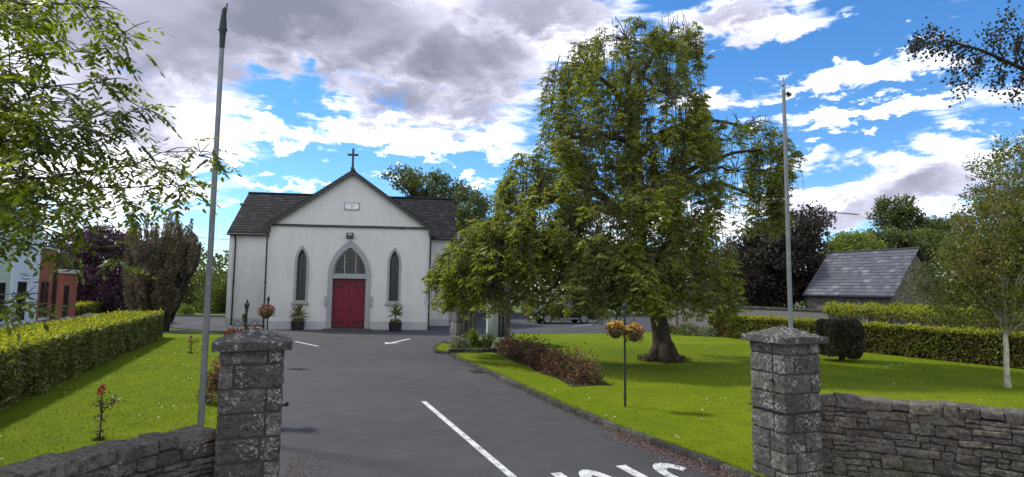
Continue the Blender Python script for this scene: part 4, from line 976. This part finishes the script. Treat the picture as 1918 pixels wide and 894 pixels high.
def bush(name, label, c, r, leaf, n, lsz, cat='shrub', group=None, extra=None):
    t = empty(name, (c[0], c[1], c[2]), 0, label, cat, group); lv = Leaves(); A = rand_unit(n); A[:, 2] = np.abs(A[:, 2]); q = rng.uniform(.3, 1, n)**.5
    nz = np.array([noise.noise(Vector(a*(4.5 if 'rose' in name else 2.2))+Vector((c[0], c[1], 0))) for a in A])*(.8 if 'rose' in name else .45)+1
    P = A*q[:, None]*nz[:, None]*np.array([r[0], r[1], r[2]]); lv.add(P, A+rand_unit(n)*.9, rng.uniform(.7, 1.3, n)*lsz, rng.uniform(.45, .75, n)*lsz); lv.build('foliage', leaf, t)
    b = MB()
    for k in range(5): a_ = k*1.26; b.tube([(0, 0, -.02), (math.cos(a_)*r[0]*.3, math.sin(a_)*r[1]*.3, r[2]*.4), (math.cos(a_)*r[0]*.6, math.sin(a_)*r[1]*.6, r[2]*.75)], [.02+r[2]*.012, .012+r[2]*.008, .005], 5)
    b.build('stems', 'twig', t)
    if extra:
        lv = Leaves(); m_ = extra[1]; A = rand_unit(m_); A[:, 2] = np.abs(A[:, 2]); 
        for k in range(4): lv.add(A*np.array(r)*1.02, A+rand_unit(m_)*.8, extra[2], extra[2]*.8)
        lv.build('blooms', extra[0], t)
    return t
bush('roadside_bush', 'dark green bushes beyond the road bend, left of the church', (-27.5, 52, 0), (3.4, 2.5, 4.3), 'mid_leaf', 9000, .2)
bush('roadside_bush', 'olive bush across the road, between yew and church corner', (-23.8, 50, 0), (2.6, 2.2, 3.6), 'mid_leaf', 7000, .2)
bush('roadside_bush', 'small bright green bush on the verge across the road', (-25.3, 46, 0), (.6, .5, .9), 'light_leaf', 900, .12)
bush('roadside_bush', 'low dark bush hiding behind the yew trunk', (-31, 50, 0), (4, 2.5, 3.8), 'mid_leaf', 8000, .2)
sheet('verge', 'field', [(-60, 47), (-20.5, 44.8), (-19.5, 46), (-20, 70), (-60, 70)], .1)
kerb('verge_kerb', [(-40, 45.9), (-20.5, 44.8)], 1)
# far woodland closes the view all round
b = Leaves(); 
for (x0, y0, x1, y1, h0, h1, n) in ((-20, 58, 26, 58, 4.5, 7.5, 15000), (26, 70, 90, 50, 5, 8, 9000), (-90, 75, -22, 68, 5, 8, 9000), (-90, 20, -60, 75, 5, 8, 4000), (60, 0, 90, 50, 5, 8, 4000)):
    f = rng.uniform(0, 1, n); hh = np.array([h0+(h1-h0)*(noise.noise(Vector((x0+(x1-x0)*q*.9, y0*.2, 1))*.22)*.9+.5) for q in f])
    z = hh*rng.uniform(0, 1, n)**.7; P = np.stack([x0+(x1-x0)*f, y0+(y1-y0)*f+rng.normal(size=n)*1.6, z], 1); b.add(P, rand_unit(n), rng.uniform(.4, .7, n), rng.uniform(.3, .45, n))
tag(b.build('far_woodland', 'mid_leaf'), 'dark belt of woodland closing the view behind the car park', 'woodland', kind='stuff')

# ------------------------------------------------------------------ hedges
def hedge(name, label, a, c, width, hgt, leaf, top, n, lsz, z0=LZ, group=None, topn=.35, end=None):
    a, c = Vector(a), Vector(c); L = (c-a).length; ux = (c-a).normalized(); t = empty(name, (a.x, a.y, z0), math.atan2(ux.y, ux.x), label, 'hedge', group)
    # local x along the hedge, y from -w/2..w/2
    b = MB(); nx = int(L/.4)+2; ny, nz = 4, 4; s_ = .13
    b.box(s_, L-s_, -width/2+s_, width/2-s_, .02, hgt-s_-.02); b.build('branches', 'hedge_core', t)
    lv = Leaves(); lt = Leaves(); W_, H_ = width, hgt
    areas = [L*H_, L*H_, W_*H_, W_*H_]; pr = np.array(areas)/sum(areas); k = rng.choice(4, n, p=pr)
    x = rng.uniform(0, L, n); y = rng.uniform(-W_/2, W_/2, n); z = rng.uniform(0, H_, n)
    N_ = np.zeros((n, 3)); 
    y = np.where(k == 0, -W_/2, np.where(k == 1, W_/2, y)); x = np.where(k == 2, 0, np.where(k == 3, L, x))
    N_[k == 0] = [0, -1, 0]; N_[k == 1] = [0, 1, 0]; N_[k == 2] = [-1, 0, 0]; N_[k == 3] = [1, 0, 0]
    P = np.stack([x, y, z], 1); bmp = np.array([noise.noise(Vector(p)*1.6)*.06+noise.noise(Vector(p)*6)*.03 for p in P])
    P = P+N_*(bmp*1.8-rng.exponential(.05, n))[:, None]
    lv.add(P, N_*.55+rand_unit(n)+[0, 0, .25], rng.uniform(.7, 1.3, n)*lsz, rng.uniform(.5, .75, n)*lsz)
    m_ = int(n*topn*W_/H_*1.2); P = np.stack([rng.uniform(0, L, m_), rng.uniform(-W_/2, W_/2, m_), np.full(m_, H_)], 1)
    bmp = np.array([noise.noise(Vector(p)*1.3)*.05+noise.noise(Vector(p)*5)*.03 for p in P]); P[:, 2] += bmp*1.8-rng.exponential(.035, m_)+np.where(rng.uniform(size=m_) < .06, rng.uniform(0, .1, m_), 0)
    lt.add(P, rand_unit(m_)+[0, 0, .55], rng.uniform(.7, 1.3, m_)*lsz, rng.uniform(.5, .75, m_)*lsz)  # top leaves use a brighter material, sunlight put into their colour
    for k_ in range(int(L*2.2)):
        x_, y_ = random.uniform(0, L), random.uniform(-W_/2, W_/2); hh_ = random.uniform(.05, .2)
        P = np.stack([np.full(9, x_), np.full(9, y_), np.linspace(H_-.03, H_+hh_, 9)], 1)+rng.normal(size=(9, 3))*.012; lt.add(P, rand_unit(9)+[0, 0, .5], lsz*.8, lsz*.5)
    lv.build('foliage', leaf, t); o_ = lt.build('lit_top_growth', top, t)
    return t
Lh0, Lh1 = Vector((G(0, 770, LZ).x, G(0, 770, LZ).y, 0)), Vector((G(303, 632, LZ).x, G(303, 632, LZ).y, 0))
hd = (Lh1-Lh0).normalized(); hn = Vector((-hd.y, hd.x, 0)); 
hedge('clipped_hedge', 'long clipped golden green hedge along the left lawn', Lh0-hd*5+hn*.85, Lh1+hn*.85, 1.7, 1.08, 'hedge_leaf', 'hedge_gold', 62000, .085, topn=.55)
hdr = (hedge_b-hedge_a).normalized(); hnr = Vector((-hdr.y, hdr.x, 0))
if hnr.x < 0: hnr = -hnr
hedge('clipped_hedge', 'long clipped hedge with its yellow top coloured as if sunlit along the right lawn', hedge_a+hnr*.4-hdr*.6, hedge_b+hdr*5+hnr*.4, .8, 1.05, 'hedge_leaf_green', 'hedge_gold', 46000, .10, topn=.7)
hedge('golden_hedge', 'farther golden hedge below the purple tree', (-22.0, 26.5, 0), (-25.8, 37, 0), 1.2, 1.25, 'hedge_leaf', 'hedge_gold', 8000, .10, 0, topn=.8)
# dark clipped shrub
sb = G(1575, 676, LZ); random.seed(4)
t = empty('clipped_shrub', (sb.x, sb.y, LZ), 0, 'squat dark clipped shrub on the right lawn behind the gate pillar', 'shrub')
lv = Leaves(); n = 17000; A = rand_unit(n); P = np.sign(A)*np.abs(A)**.5*np.array([.62, .6, .62])*rng.uniform(.86, 1.03, (n, 1))*(1+.08*np.sin(A[:, :1]*7))+[0, 0, .78]; lv.add(P, unit(A)*.5+rand_unit(n), .055, .042); lv.build('foliage', 'clipped_leaf', t)
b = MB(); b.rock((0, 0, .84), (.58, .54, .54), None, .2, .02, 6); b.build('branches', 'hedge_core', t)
b = MB(); b.tube([(0, 0, -.05), (.02, 0, .4)], [.08, .06], 8); b.tube([(.1, .05, -.05), (.2, .1, .4)], [.05, .04], 8); b.build('trunk', 'dark_bark', t)
# rose bed
random.seed(15); A0, A1 = G(950, 660, LZ), G(1092, 716, LZ); bd = (A1-A0).normalized(); bn_ = Vector((-bd.y, bd.x, 0))
pts = []
for i in range(13): pts.append(A0-bd*.4+(A1-A0+bd*1.0)*(i/12)+bn_*(-.5-.08*math.sin(i*1.7)))
for i in reversed(range(13)): pts.append(A0-bd*.4+(A1-A0+bd*1.0)*(i/12)+bn_*(.5+.08*math.sin(i*2.3)))
sheet('flower_bed', 'soil', [(p_.x, p_.y) for p_ in pts], LZ+.004)
names = ['at the far end of the bed', 'second from the far end of the bed', 'third from the far end of the bed', 'fourth from the far end of the bed', 'just beyond the middle of the bed', 'in the middle of the bed', 'just before the red blooms', 'with bright red blooms', 'second from the near end of the bed', 'at the near end of the bed']
for i in range(10):
    c = A0.lerp(A1, i/9)+bn_*random.uniform(-.12, .12); s_ = random.uniform(.85, 1.12)
    bush('rose_bush', 'reddish rose bush '+names[i]+' beside the drive', (c.x, c.y, LZ), (.46*s_, .46*s_, .62*s_), 'rose_leaf', 1000, .075, 'rose bush', 'rose bushes in the right lawn bed', ('red_flower', 30 if i in (7,) else 2, .055))
# low planting under the tree, towards the far lawn edge
for (px, py, r_, lf, lab) in ((1290, 628, (.9, .6, .6), 'mid_leaf', 'low green shrub right of the big tree trunk'), (1330, 630, (.6, .5, .55), 'silver_leaf', 'pale leaved low shrub at the end of the right hedge'), (1255, 624, (.5, .4, .4), 'rose_leaf', 'small reddish shrub behind the big tree trunk')):
    c = G(px, py, LZ); bush('low_shrub', lab, (c.x, c.y, LZ), r_, lf, 1500, .08)
# left lawn: standard roses and red bush
def sapling(px, py, h_, label, fl=True):
    c = G(px, py, LZ); t = empty('young_rose', (c.x, c.y, LZ), 0, label, 'young shrub', 'little roses planted in the left lawn'); b = MB(); lv = Leaves()
    b.tube([(0, 0, -.02), (.01, 0, h_*.55), (-.02, 0, h_*.95)], [.014, .011, .006], 6); b.tube([(.01, 0, h_*.5), (.1, 0, h_*.68), (.2, 0, h_*.75)], [.009, .007, .005], 6); b.tube([(.0, 0, h_*.45), (-.06, .05, h_*.7)], [.008, .005], 6); b.build('stem', 'twig', t)
    for c_ in ((-.02, 0, h_*.95), (.2, 0, h_*.77), (-.06, .04, h_*.72), (0, 0, h_*.15), (0, 0, h_*.4), (.09, 0, h_*.68)):
        n = 26; lv.add(np.array(c_)+rng.normal(size=(n, 3))*.035, rand_unit(n), .05, .03)
    lv.build('foliage', 'rose_leaf', t)
    lv = Leaves(); n = 16; lv.add(np.array([-.02, 0, h_])+rng.normal(size=(n, 3))*.03, rand_unit(n), .05, .04); lv.build('blooms', 'red_flower', t)
    n = 120; lv = Leaves(); q = rng.uniform(0, 6.28, n); lv.add(np.stack([np.cos(q)*.08, np.sin(q)*.08, np.zeros(n)], 1)*rng.uniform(0, 1, (n, 1)), rand_unit(n)+[0, 0, .6], .06, .02); lv.build('weeds', 'clipped_leaf', t)
sapling(186, 824, .76, 'thin bare stemmed rose near the left boundary wall'); sapling(357, 662, .55, 'small rose on the far part of the left lawn')
c = G(402, 752, LZ); bush('red_shrub', 'red and cream leaved bush between flagpole and left gate pillar', (c.x+.15, c.y, LZ), (.42, .42, .85), 'rose_leaf', 2600, .055, 'shrub', None, ('pink_flower', 40, .05))
c = Vector((-4.9, 13.2, 0))

# ------------------------------------------------------------------ stone archway under the tree
ac = G(903, 645, LZ); Y = ac.y+.5
t = empty('stone_archway', (ac.x-.05, Y, LZ), R(24), 'old moulded stone archway half hidden under the weeping ash', 'archway')
def jamb(x0, x1, s_):
    b = MB(); z = -.1; random.seed(int(50+x0*10))
    while z < 2.5:
        hh = random.choice([.34, .42, .5]); hh = min(hh, 2.5-z+.01); xm = (x0+x1)/2
        b.rock((xm, .1, z+hh/2), ((x1-x0)/2, .42, hh/2-.004), None, .03, .012, 5, 5); z += hh
    o_ = b.build('jamb', 'limestone', t)
    for k, (dx, dy, r_) in enumerate(((0, -.26, .075), (0, -.06, .06), (0, .14, .075), (-s_*.3, -.36, .06), (-s_*.12, -.40, .05), (-s_*.5, -.36, .06))):
        xx = (x1 if s_ > 0 else x0)+dx; b = MB(); b.tube([(xx, dy, .1), (xx, dy, 1.3), (xx, dy, 2.45)], r_, 10); b.lathe([(r_*1.5, -.14), (r_*1.6, 0), (r_*1.1, .06), (r_*1.0, .08)], (xx, dy, .14), 10); b.build('shaft', 'lit_reveal' if (s_ < 0 and k in (0, 1, 2, 4)) else 'limestone', o_, True)  # right jamb shafts coloured paler where light falls
jamb(-1.25, -.42, 1); jamb(.42, 1.2, -1)
b = MB(); b.box(.395, .43, -.30, .50, .1, 2.5); b.box(.43, .56, -.345, -.325, .1, 2.5); tag(b.build('reveal', 'lit_reveal', t), 'inner face of the right jamb, its colour lightened as if lit')
def garch(w, zs, za, n=10): return gothic(w, zs, zs+.001, za, n)
b = MB(); b.plate([gothic(2.4, 2.5, 2.52, 4.1, 12), gothic(.86, 2.49, 2.51, 3.2, 12)], -.3, .5); b.build('arch_head', 'limestone', t)
b = MB(); b.rock((0, 0, .0), (1.5, .75, .09), None, .03, .02, 7); b.build('base_slab', 'kerb_stone', t)
for (px, py, r_, lf, lab, fl) in ((860, 652, (.4, .3, .5), 'silver_leaf', 'silvery leaved plant at the left foot of the stone archway', None), (885, 650, (.3, .28, .75), 'light_leaf', 'bright yellow green plant before the stone archway opening', None), (917, 651, (.42, .3, .5), 'mid_leaf', 'dark green plant at the right foot of the stone archway', None), (938, 655, (.32, .28, .42), 'silver_leaf', 'pale flowered plant between archway and rose bed', ('pale_flower', 60, .05))):
    c = G(px, py, LZ); bush('border_plant', lab, (c.x, c.y, LZ), r_, lf, 1100, .07, 'plant', 'border plants at the foot of the archway', fl)
b = MB(); c1, c2 = G(846, 661, LZ), G(930, 659, LZ)
for k in range(9): p_ = c1.lerp(c2, k/8); b.rock((p_.x, p_.y+.1*math.sin(k), LZ+.05), (.14, .1, .09), None, .04, .03, 3)
tag(b.build('rockery_edging', 'kerb_stone'), 'row of rough edging stones round the archway planting', 'edging')

# ------------------------------------------------------------------ parked car under the tree
def car(loc, rz, label):
    t = empty('parked_car', loc, rz, label, 'car'); L, Wd = 4.5, .9
    low = [(-2.25, .32), (-2.27, .6), (-2.2, .82), (-1.95, .95), (-1.1, 1.06), (-.95, 1.08), (1.9, 1.1), (2.2, 1.04), (2.25, .6), (2.2, .3)]
    def wheelarch(cx, rr=.40): return [(cx+rr*math.cos(R(a)), .33+rr*math.sin(R(a))) for a in range(180, -1, -20)]
    prof = list(reversed([(x, z) for x, z in low])) 
    bottom = [(-2.2, .25)]+[(x, z) for x, z in wheelarch(-1.4)]+[(x, z) for x, z in wheelarch(1.35)]+[(2.2, .25)]
    loop = bottom+[p_ for p_ in prof]
    b = MB(); b.plate([loop], -Wd+.0, Wd); b.build('body', 'car_paint', t)
    cab = [(-1.05, 1.08), (-.35, 1.52), (.0, 1.6), (1.3, 1.6), (1.75, 1.5), (2.12, 1.1)]
    b = MB(); n = len(cab)
    vs = [(x, -Wd+.04+(z-1.08)*.32, z) for x, z in cab]+[(x, Wd-.04-(z-1.08)*.32, z) for x, z in cab]
    b.add(vs, [tuple(reversed(range(n)))[::-1], tuple(range(n, 2*n))[::-1]]+[(i+1, i, i+n, i+1+n) for i in range(n-1)]); b.build('cabin', 'car_paint', t)
    for s_ in (-1, 1):
        for (w_) in ([(-.82, 1.12), (-.3, 1.47), (.28, 1.51), (.28, 1.12)], [(.35, 1.12), (.35, 1.51), (1.1, 1.51), (1.1, 1.12)], [(1.17, 1.12), (1.17, 1.5), (1.55, 1.46), (1.85, 1.12)]):
            vs = [(x, s_*(Wd-.04-(z-1.08)*.32+.006), z) for x, z in w_]; b = MB(); b.add(vs, [(0, 1, 2, 3) if s_ > 0 else (3, 2, 1, 0)]); b.build('side_window', 'car_glass', t)
        for x in (-1.4, 1.35):
            b = MB(); pr_ = [(.0, -.1), (.30, -.1), (.345, -.07), (.345, .07), (.30, .1), (0, .1)]; o_ = len(b.v)
            bb_ = MB(); bb_.lathe(pr_, (0, 0, 0), 22); b.add([(x+p_[0], s_*(Wd-.09)+p_[2], .345+p_[1]) for p_ in bb_.v], bb_.f); wh = b.build('wheel', 'rubber', t)
            bb_ = MB(); bb_.lathe([(0, .0), (.23, 0), (.24, .012), (.2, .012), (.19, .004), (.0, .004)], (0, 0, 0), 22)
            for k in range(5): q = k*1.2566; bb_.quadbox((math.cos(q)*.03-math.sin(q)*.025, math.sin(q)*.03+math.cos(q)*.025, .008), (math.cos(q)*.21-math.sin(q)*.02, math.sin(q)*.21+math.cos(q)*.02, .008), (math.cos(q)*.21+math.sin(q)*.02, math.sin(q)*.21-math.cos(q)*.02, .008), (math.cos(q)*.03+math.sin(q)*.025, math.sin(q)*.03-math.cos(q)*.025, .008), (0, 0, .015))
            b = MB(); b.add([(x+p_[0], s_*(Wd+.012)+s_*p_[2], .345+p_[1]) for p_ in bb_.v], bb_.f); b.build('rim', 'alloy', wh)
        b = MB(); b.box(-.98, 1.0, min(s_*Wd, s_*(Wd+.03)), max(s_*Wd, s_*(Wd+.03)), .32, .40); b.build('sill_trim', 'alloy', t)
        b = MB(); b.box(-.75, -.55, min(s_*(Wd), s_*(Wd+.16)), max(s_*(Wd), s_*(Wd+.16)), 1.12, 1.25); b.build('mirror', 'car_paint', t)
        b = MB(); b.box(-2.285, -2.15, min(s_*.5, s_*.86), max(s_*.5, s_*.86), .74, .88); b.build('headlight', 'alloy', t)
        for x in (.1, 1.0): b = MB(); b.box(x, x+.18, min(s_*Wd, s_*(Wd+.025)), max(s_*Wd, s_*(Wd+.025)), .93, .96); b.build('door_handle', 'alloy', t)
    b = MB(); b.add([(-1.02, -.7, 1.11), (-1.02, .7, 1.11), (-.37, .6, 1.515), (-.37, -.6, 1.515)], [(3, 2, 1, 0)]); b.build('windscreen', 'car_glass', t)
    b = MB()
    for z in (.58, .66, .74): b.box(-2.3, -2.26, -.42, .42, z-.015, z+.015)
    b.build('grille', 'alloy', t)
    b = MB(); b.box(-2.31, -2.26, -.26, .26, .38, .49); b.build('number_plate', 'plate_white', t)
cp = D(1052, 590, 42.2); car((cp.x, 42.2, 0), R(17), 'dark green car parked nose left beyond the weeping ash')

# ------------------------------------------------------------------ barn, grey wall, aerial
rl, rr_ = D(1552, 474, 42), D(1722, 465, 36.5); bx = Vector((rr_.x-rl.x, rr_.y-rl.y, 0)); BL = bx.length; bx.normalize()
t = empty('stone_barn', (rl.x, rl.y, 0), math.atan2(bx.y, bx.x), 'old rubble stone barn with a patched grey slate roof', 'barn')
RZ, EZ, RUN = 5.2, 2.23, 2.84     # local: x along ridge, -y towards the viewer
random.seed(77); b = MB(); b.box(.15, BL-.25, -RUN+.2, RUN-.2, 0, EZ-.05)
for x in (.15, BL-.55):
    vs = [(x+d_, y, z) for d_ in (0, .3) for y, z in ((-RUN+.2, EZ-.06), (RUN-.2, EZ-.06), (0, RZ-.22))]; b.add(vs, [(0, 2, 1), (3, 4, 5), (0, 1, 4, 3), (1, 2, 5, 4), (2, 0, 3, 5)])
for s_ in range(200):
    x = random.uniform(.2, BL-.35); z = random.uniform(.1, EZ-.15); b.rock((x, -RUN+.2, z), (random.uniform(.08, .22), .03, random.uniform(.04, .09)), None, .02, .02, 2)
for s_ in range(240):
    y = random.uniform(-RUN+.3, RUN-.3); z = random.uniform(.1, EZ+(RZ-EZ)*(1-abs(y)/RUN)-.35); b.rock((BL-.25, y, z), (.03, random.uniform(.08, .22), random.uniform(.04, .09)), None, .02, .02, 2)
b.build('wall', 'rubble', t)
b = MB(); slates(b, (0, -RUN, EZ), (1, 0, 0), (0, RUN, RZ-EZ), BL, math.hypot(RUN, RZ-EZ), .36, .29, .016, .35, .012); slates(b, (BL, RUN, EZ), (-1, 0, 0), (0, -RUN, RZ-EZ), BL, math.hypot(RUN, RZ-EZ), .5, .4, .016)
rf = b.build('roof', 'barn_slate', t)
b = MB(); b.tube([(0, 0, RZ+.03), (BL, 0, RZ+.03)], .07, 8); b.build('ridge_tiles', 'lead', rf)
b = MB(); b.tube([(0, -RUN-.05, EZ-.06), (BL, -RUN-.05, EZ-.06)], .07, 8); b.tube([(.15, -RUN+.1, EZ-.06), (.15, -RUN+.1, 0)], .05, 8); b.build('gutter', 'black_metal', t)
# rendered garden wall with pier
w0, w1 = hedge_a+hnr*2.1-hdr*7, hedge_b+hnr*2.1+hdr*2; L = (w1-w0).length
t = empty('garden_wall', (w0.x, w0.y, 0), math.atan2((w1-w0).y, (w1-w0).x), 'grey blockwork wall with a capped pier behind the right hedge', 'garden wall')
b = MB(); b.box(0, L, -.1, .1, 0, 1.55); b.build('panel', 'grey_block', t)
b = MB(); b.box(0, L, -.15, .15, 1.552, 1.63); b.build('coping', 'kerb_stone', t)
for u in (1.5, 6.2, 13.5):
    b = MB(); b.box(u-.2, u+.2, -.2, .2, 0, 1.66); b.box(u-.28, u+.28, -.28, .28, 1.664, 1.75); b.build('pier', 'grey_block', t)
# golden ivy on the wall
u0_, u1_ = D(1552, 575, 26.5), None; t = None
ivA = w0+(w1-w0).normalized()*(L*.47); ivB = w0+(w1-w0).normalized()*(L*.80)
t = empty('ivy', (ivA.x, ivA.y, 1.3), math.atan2((ivB-ivA).y, (ivB-ivA).x), 'yellow green ivy heaped along the grey wall before the barn', 'ivy')
lv = Leaves(); n = 7000; Li = (ivB-ivA).length; x = rng.uniform(0, Li, n); e = .32*np.sqrt(np.maximum(.05, 1-((x/Li-.3)*1.25)**2)); A = rand_unit(n); P = np.stack([x, A[:, 1]*.35, .32+A[:, 2]*e*rng.uniform(.6, 1.1, n)], 1)
P[:, 2] += np.array([noise.noise(Vector((q*1.7, 0, 3)))*.12 for q in x]); lv.add(P, A+rand_unit(n)*.7+[0, 0, .3], .09, .07); lv.build('foliage', 'hedge_gold', t)
b = MB()
for k in range(7): u = Li*(k+.5)/7; b.tube([(u, -.14, -1.3), (u+.1, -.15, -.4), (u, -.14, .3)], .02, 5)
b.build('stems', 'twig', t)
# television aerial
ap = D(1548, 395, 44); t = empty('tv_aerial', (ap.x, ap.y, 0), 0, 'television aerial on a tall mast left of the barn', 'aerial')
b = MB(); b.tube([(0, 0, 0), (0, 0, ap.z+.1)], .05, 8); b.build('mast', 'galvanised', t)
e = D(1608, 402, 41.5)-Vector((ap.x, ap.y, 0)); s0 = Vector((-.5, .4, ap.z+.02)); b = MB(); b.tube([s0, e], .04, 6)
for k in range(14): p_ = s0.lerp(e, k/13); b.tube([p_+Vector((-.12, -.3, 0)), p_+Vector((.12, .3, 0))], .025, 4)
b.tube([s0+Vector((.5, -.4, -.28)), s0.lerp(e, .55)], .015, 5); b.box(-.05, .05, -.3, .3, ap.z-1.9, ap.z-1.6); b.build('antenna', 'galvanised', t)

# ------------------------------------------------------------------ houses beyond the left hedge
hA = Vector((-.905*19.0, 19.0, 0)); hdv = Vector((-.36, .933, 0)); hxt = 0
def at_px(px):   # where the facade line crosses a column of the photograph
    k = (px-CX)/F; s_ = (k*hA.y-hA.x)/(hdv.x-k*hdv.y); return s_
hA = Vector((-.895*20.0, 20.0, 0)); 
def house(name, label, s0, s1, hgt, mat, setback=0, depth=7, roof=True):
    o_ = hA+hdv*s0; t = empty(name, (o_.x, o_.y, 0), math.atan2(hdv.y, hdv.x), label, 'house'); L = s1-s0     # local +y is away from the drive
    b = MB(); b.box(0, L, setback, depth, 0, hgt); b.build('wall', mat, t); return t, L
def win(t, x0, x1, z0, z1, y=0, nm='window'):
    b = MB(); b.box(x0-.0, x1+.0, y-.004, y+.02, z0, z1); w_ = b.build(nm, 'window_glass', t)
    b = MB(); f = .06
    for (a, c, d, e) in ((x0, x0+f, z0, z1), (x1-f, x1, z0, z1), (x0+f, x1-f, z1-f, z1), (x0+f, x1-f, z0, z0+f)): b.box(a, c, y-.03, y-.006, d, e)
    b.build('frame', 'black_metal', w_)
    b = MB(); b.box(x0-.08, x1+.08, y-.1, y-.004, z0-.1, z0-.003); b.build('sill', 'white_wood', w_)
s1 = at_px(24); s2 = at_px(74); s3 = at_px(105); s4 = at_px(124)
t, L = house('green_house', 'pale green rendered house at the left edge behind the hedge', -7, s1, 5.4, 'green_render')
win(t, L-1.7, L-.45, 1.0, 2.4); win(t, L-5, L-3.6, 1.0, 2.4)
b = MB(); b.quadbox((-.2, -.3, 5.25), (L, -.3, 5.25), (L, 3.5, 7.3), (-.2, 3.5, 7.3), (0, 0, .1)); b.quadbox((-.2, 3.5, 7.3), (L, 3.5, 7.3), (L, 7.2, 5.25), (-.2, 7.2, 5.25), (0, 0, .1)); b.build('roof', 'dark_slate', t)
t, L = house('white_house', 'bright white house between the green and terracotta houses', s1+.01, s2, 5.0, 'white_render', -.05)
win(t, .5, 1.25, .95, 2.45, -.06)
b = MB(); b.box(-.0, L+.05, -.12, 7, 5.0, 5.12); b.build('parapet', 'white_wood', t)
t, L = house('terracotta_house', 'terracotta red house with a pale coped porch beyond the hedge', s2+.01, s3, 3.85, 'terracotta_render')
win(t, .4, 1.2, .95, 2.45)
b = MB(); b.box(-.0, L, -.1, 7, 3.85, 4.0); b.build('parapet', 'white_wood', t)
b = MB(); Lp = s4-s3; b.box(L+.01, L+Lp+.6, -.35, 4, 0, 2.85); po = b.build('porch', 'terracotta_render', t)
b = MB(); b.box(L-.05, L+Lp+.7, -.45, 4.1, 2.85, 3.03); b.build('coping', 'white_wood', po)
b = MB(); b.box(L+.15, L+.75, -.37, -.352, 0, 2.3); b.build('door', 'black_metal', po)
b = MB(); b.tube([(L-.12, -.1, 0), (L-.12, -.1, 2.9)], .06, 8); b.build('downpipe', 'black_metal', t)
# low rubble wall and street wires on that side
def rough_wall(name, label, a, c, h_):
    a, c = Vector(a), Vector(c); d = (c-a).normalized(); L = (c-a).length; t = empty(name, (a.x, a.y, 0), math.atan2(d.y, d.x), label, 'stone wall')
    b = MB(); b.box(0, L, -.16, .16, 0, h_-.05); b.build('mortar_core', 'mortar', t); b = MB(); random.seed(2)
    for k in range(int(L/.33)): b.rock((k*.33+.16, 0, h_-.03+random.uniform(-.02, .03)), (.16, .2, .09), None, .04, .03, 3)
    for k in range(int(L*9)): b.rock((random.uniform(.1, L-.1), -.16, random.uniform(.1, h_-.15)), (random.uniform(.08, .2), .04, random.uniform(.04, .08)), None, .02, .02, 2)
    b.build('rubble_face', 'wall_stone', t)
q0 = Lh0+hn*2.3+hd*5; q1 = Lh1+hn*2.3-hd*1; rough_wall('rubble_wall', 'low grey rubble wall between the left hedge and the houses', q0, q1, 1.12)
def cable(pa, pb, sag, label):
    pa, pb = Vector(pa), Vector(pb); b = MB(); t = empty('overhead_cable', pa, 0, label, 'cable')
    b.tube([pa.lerp(pb, k/20)-pa-Vector((0, 0, sag*4*(k/20)*(1-k/20))) for k in range(21)], .018, 5); b.build('wire', 'black_metal', t)
cable(D(-60, 375, 24), D(560, 452, 60), .6, 'upper overhead wire between the near ash and the church'); cable(D(-60, 382, 24), D(560, 470, 62), .9, 'lower overhead wire between the near ash and the church')
print('objects', len(bpy.data.objects))
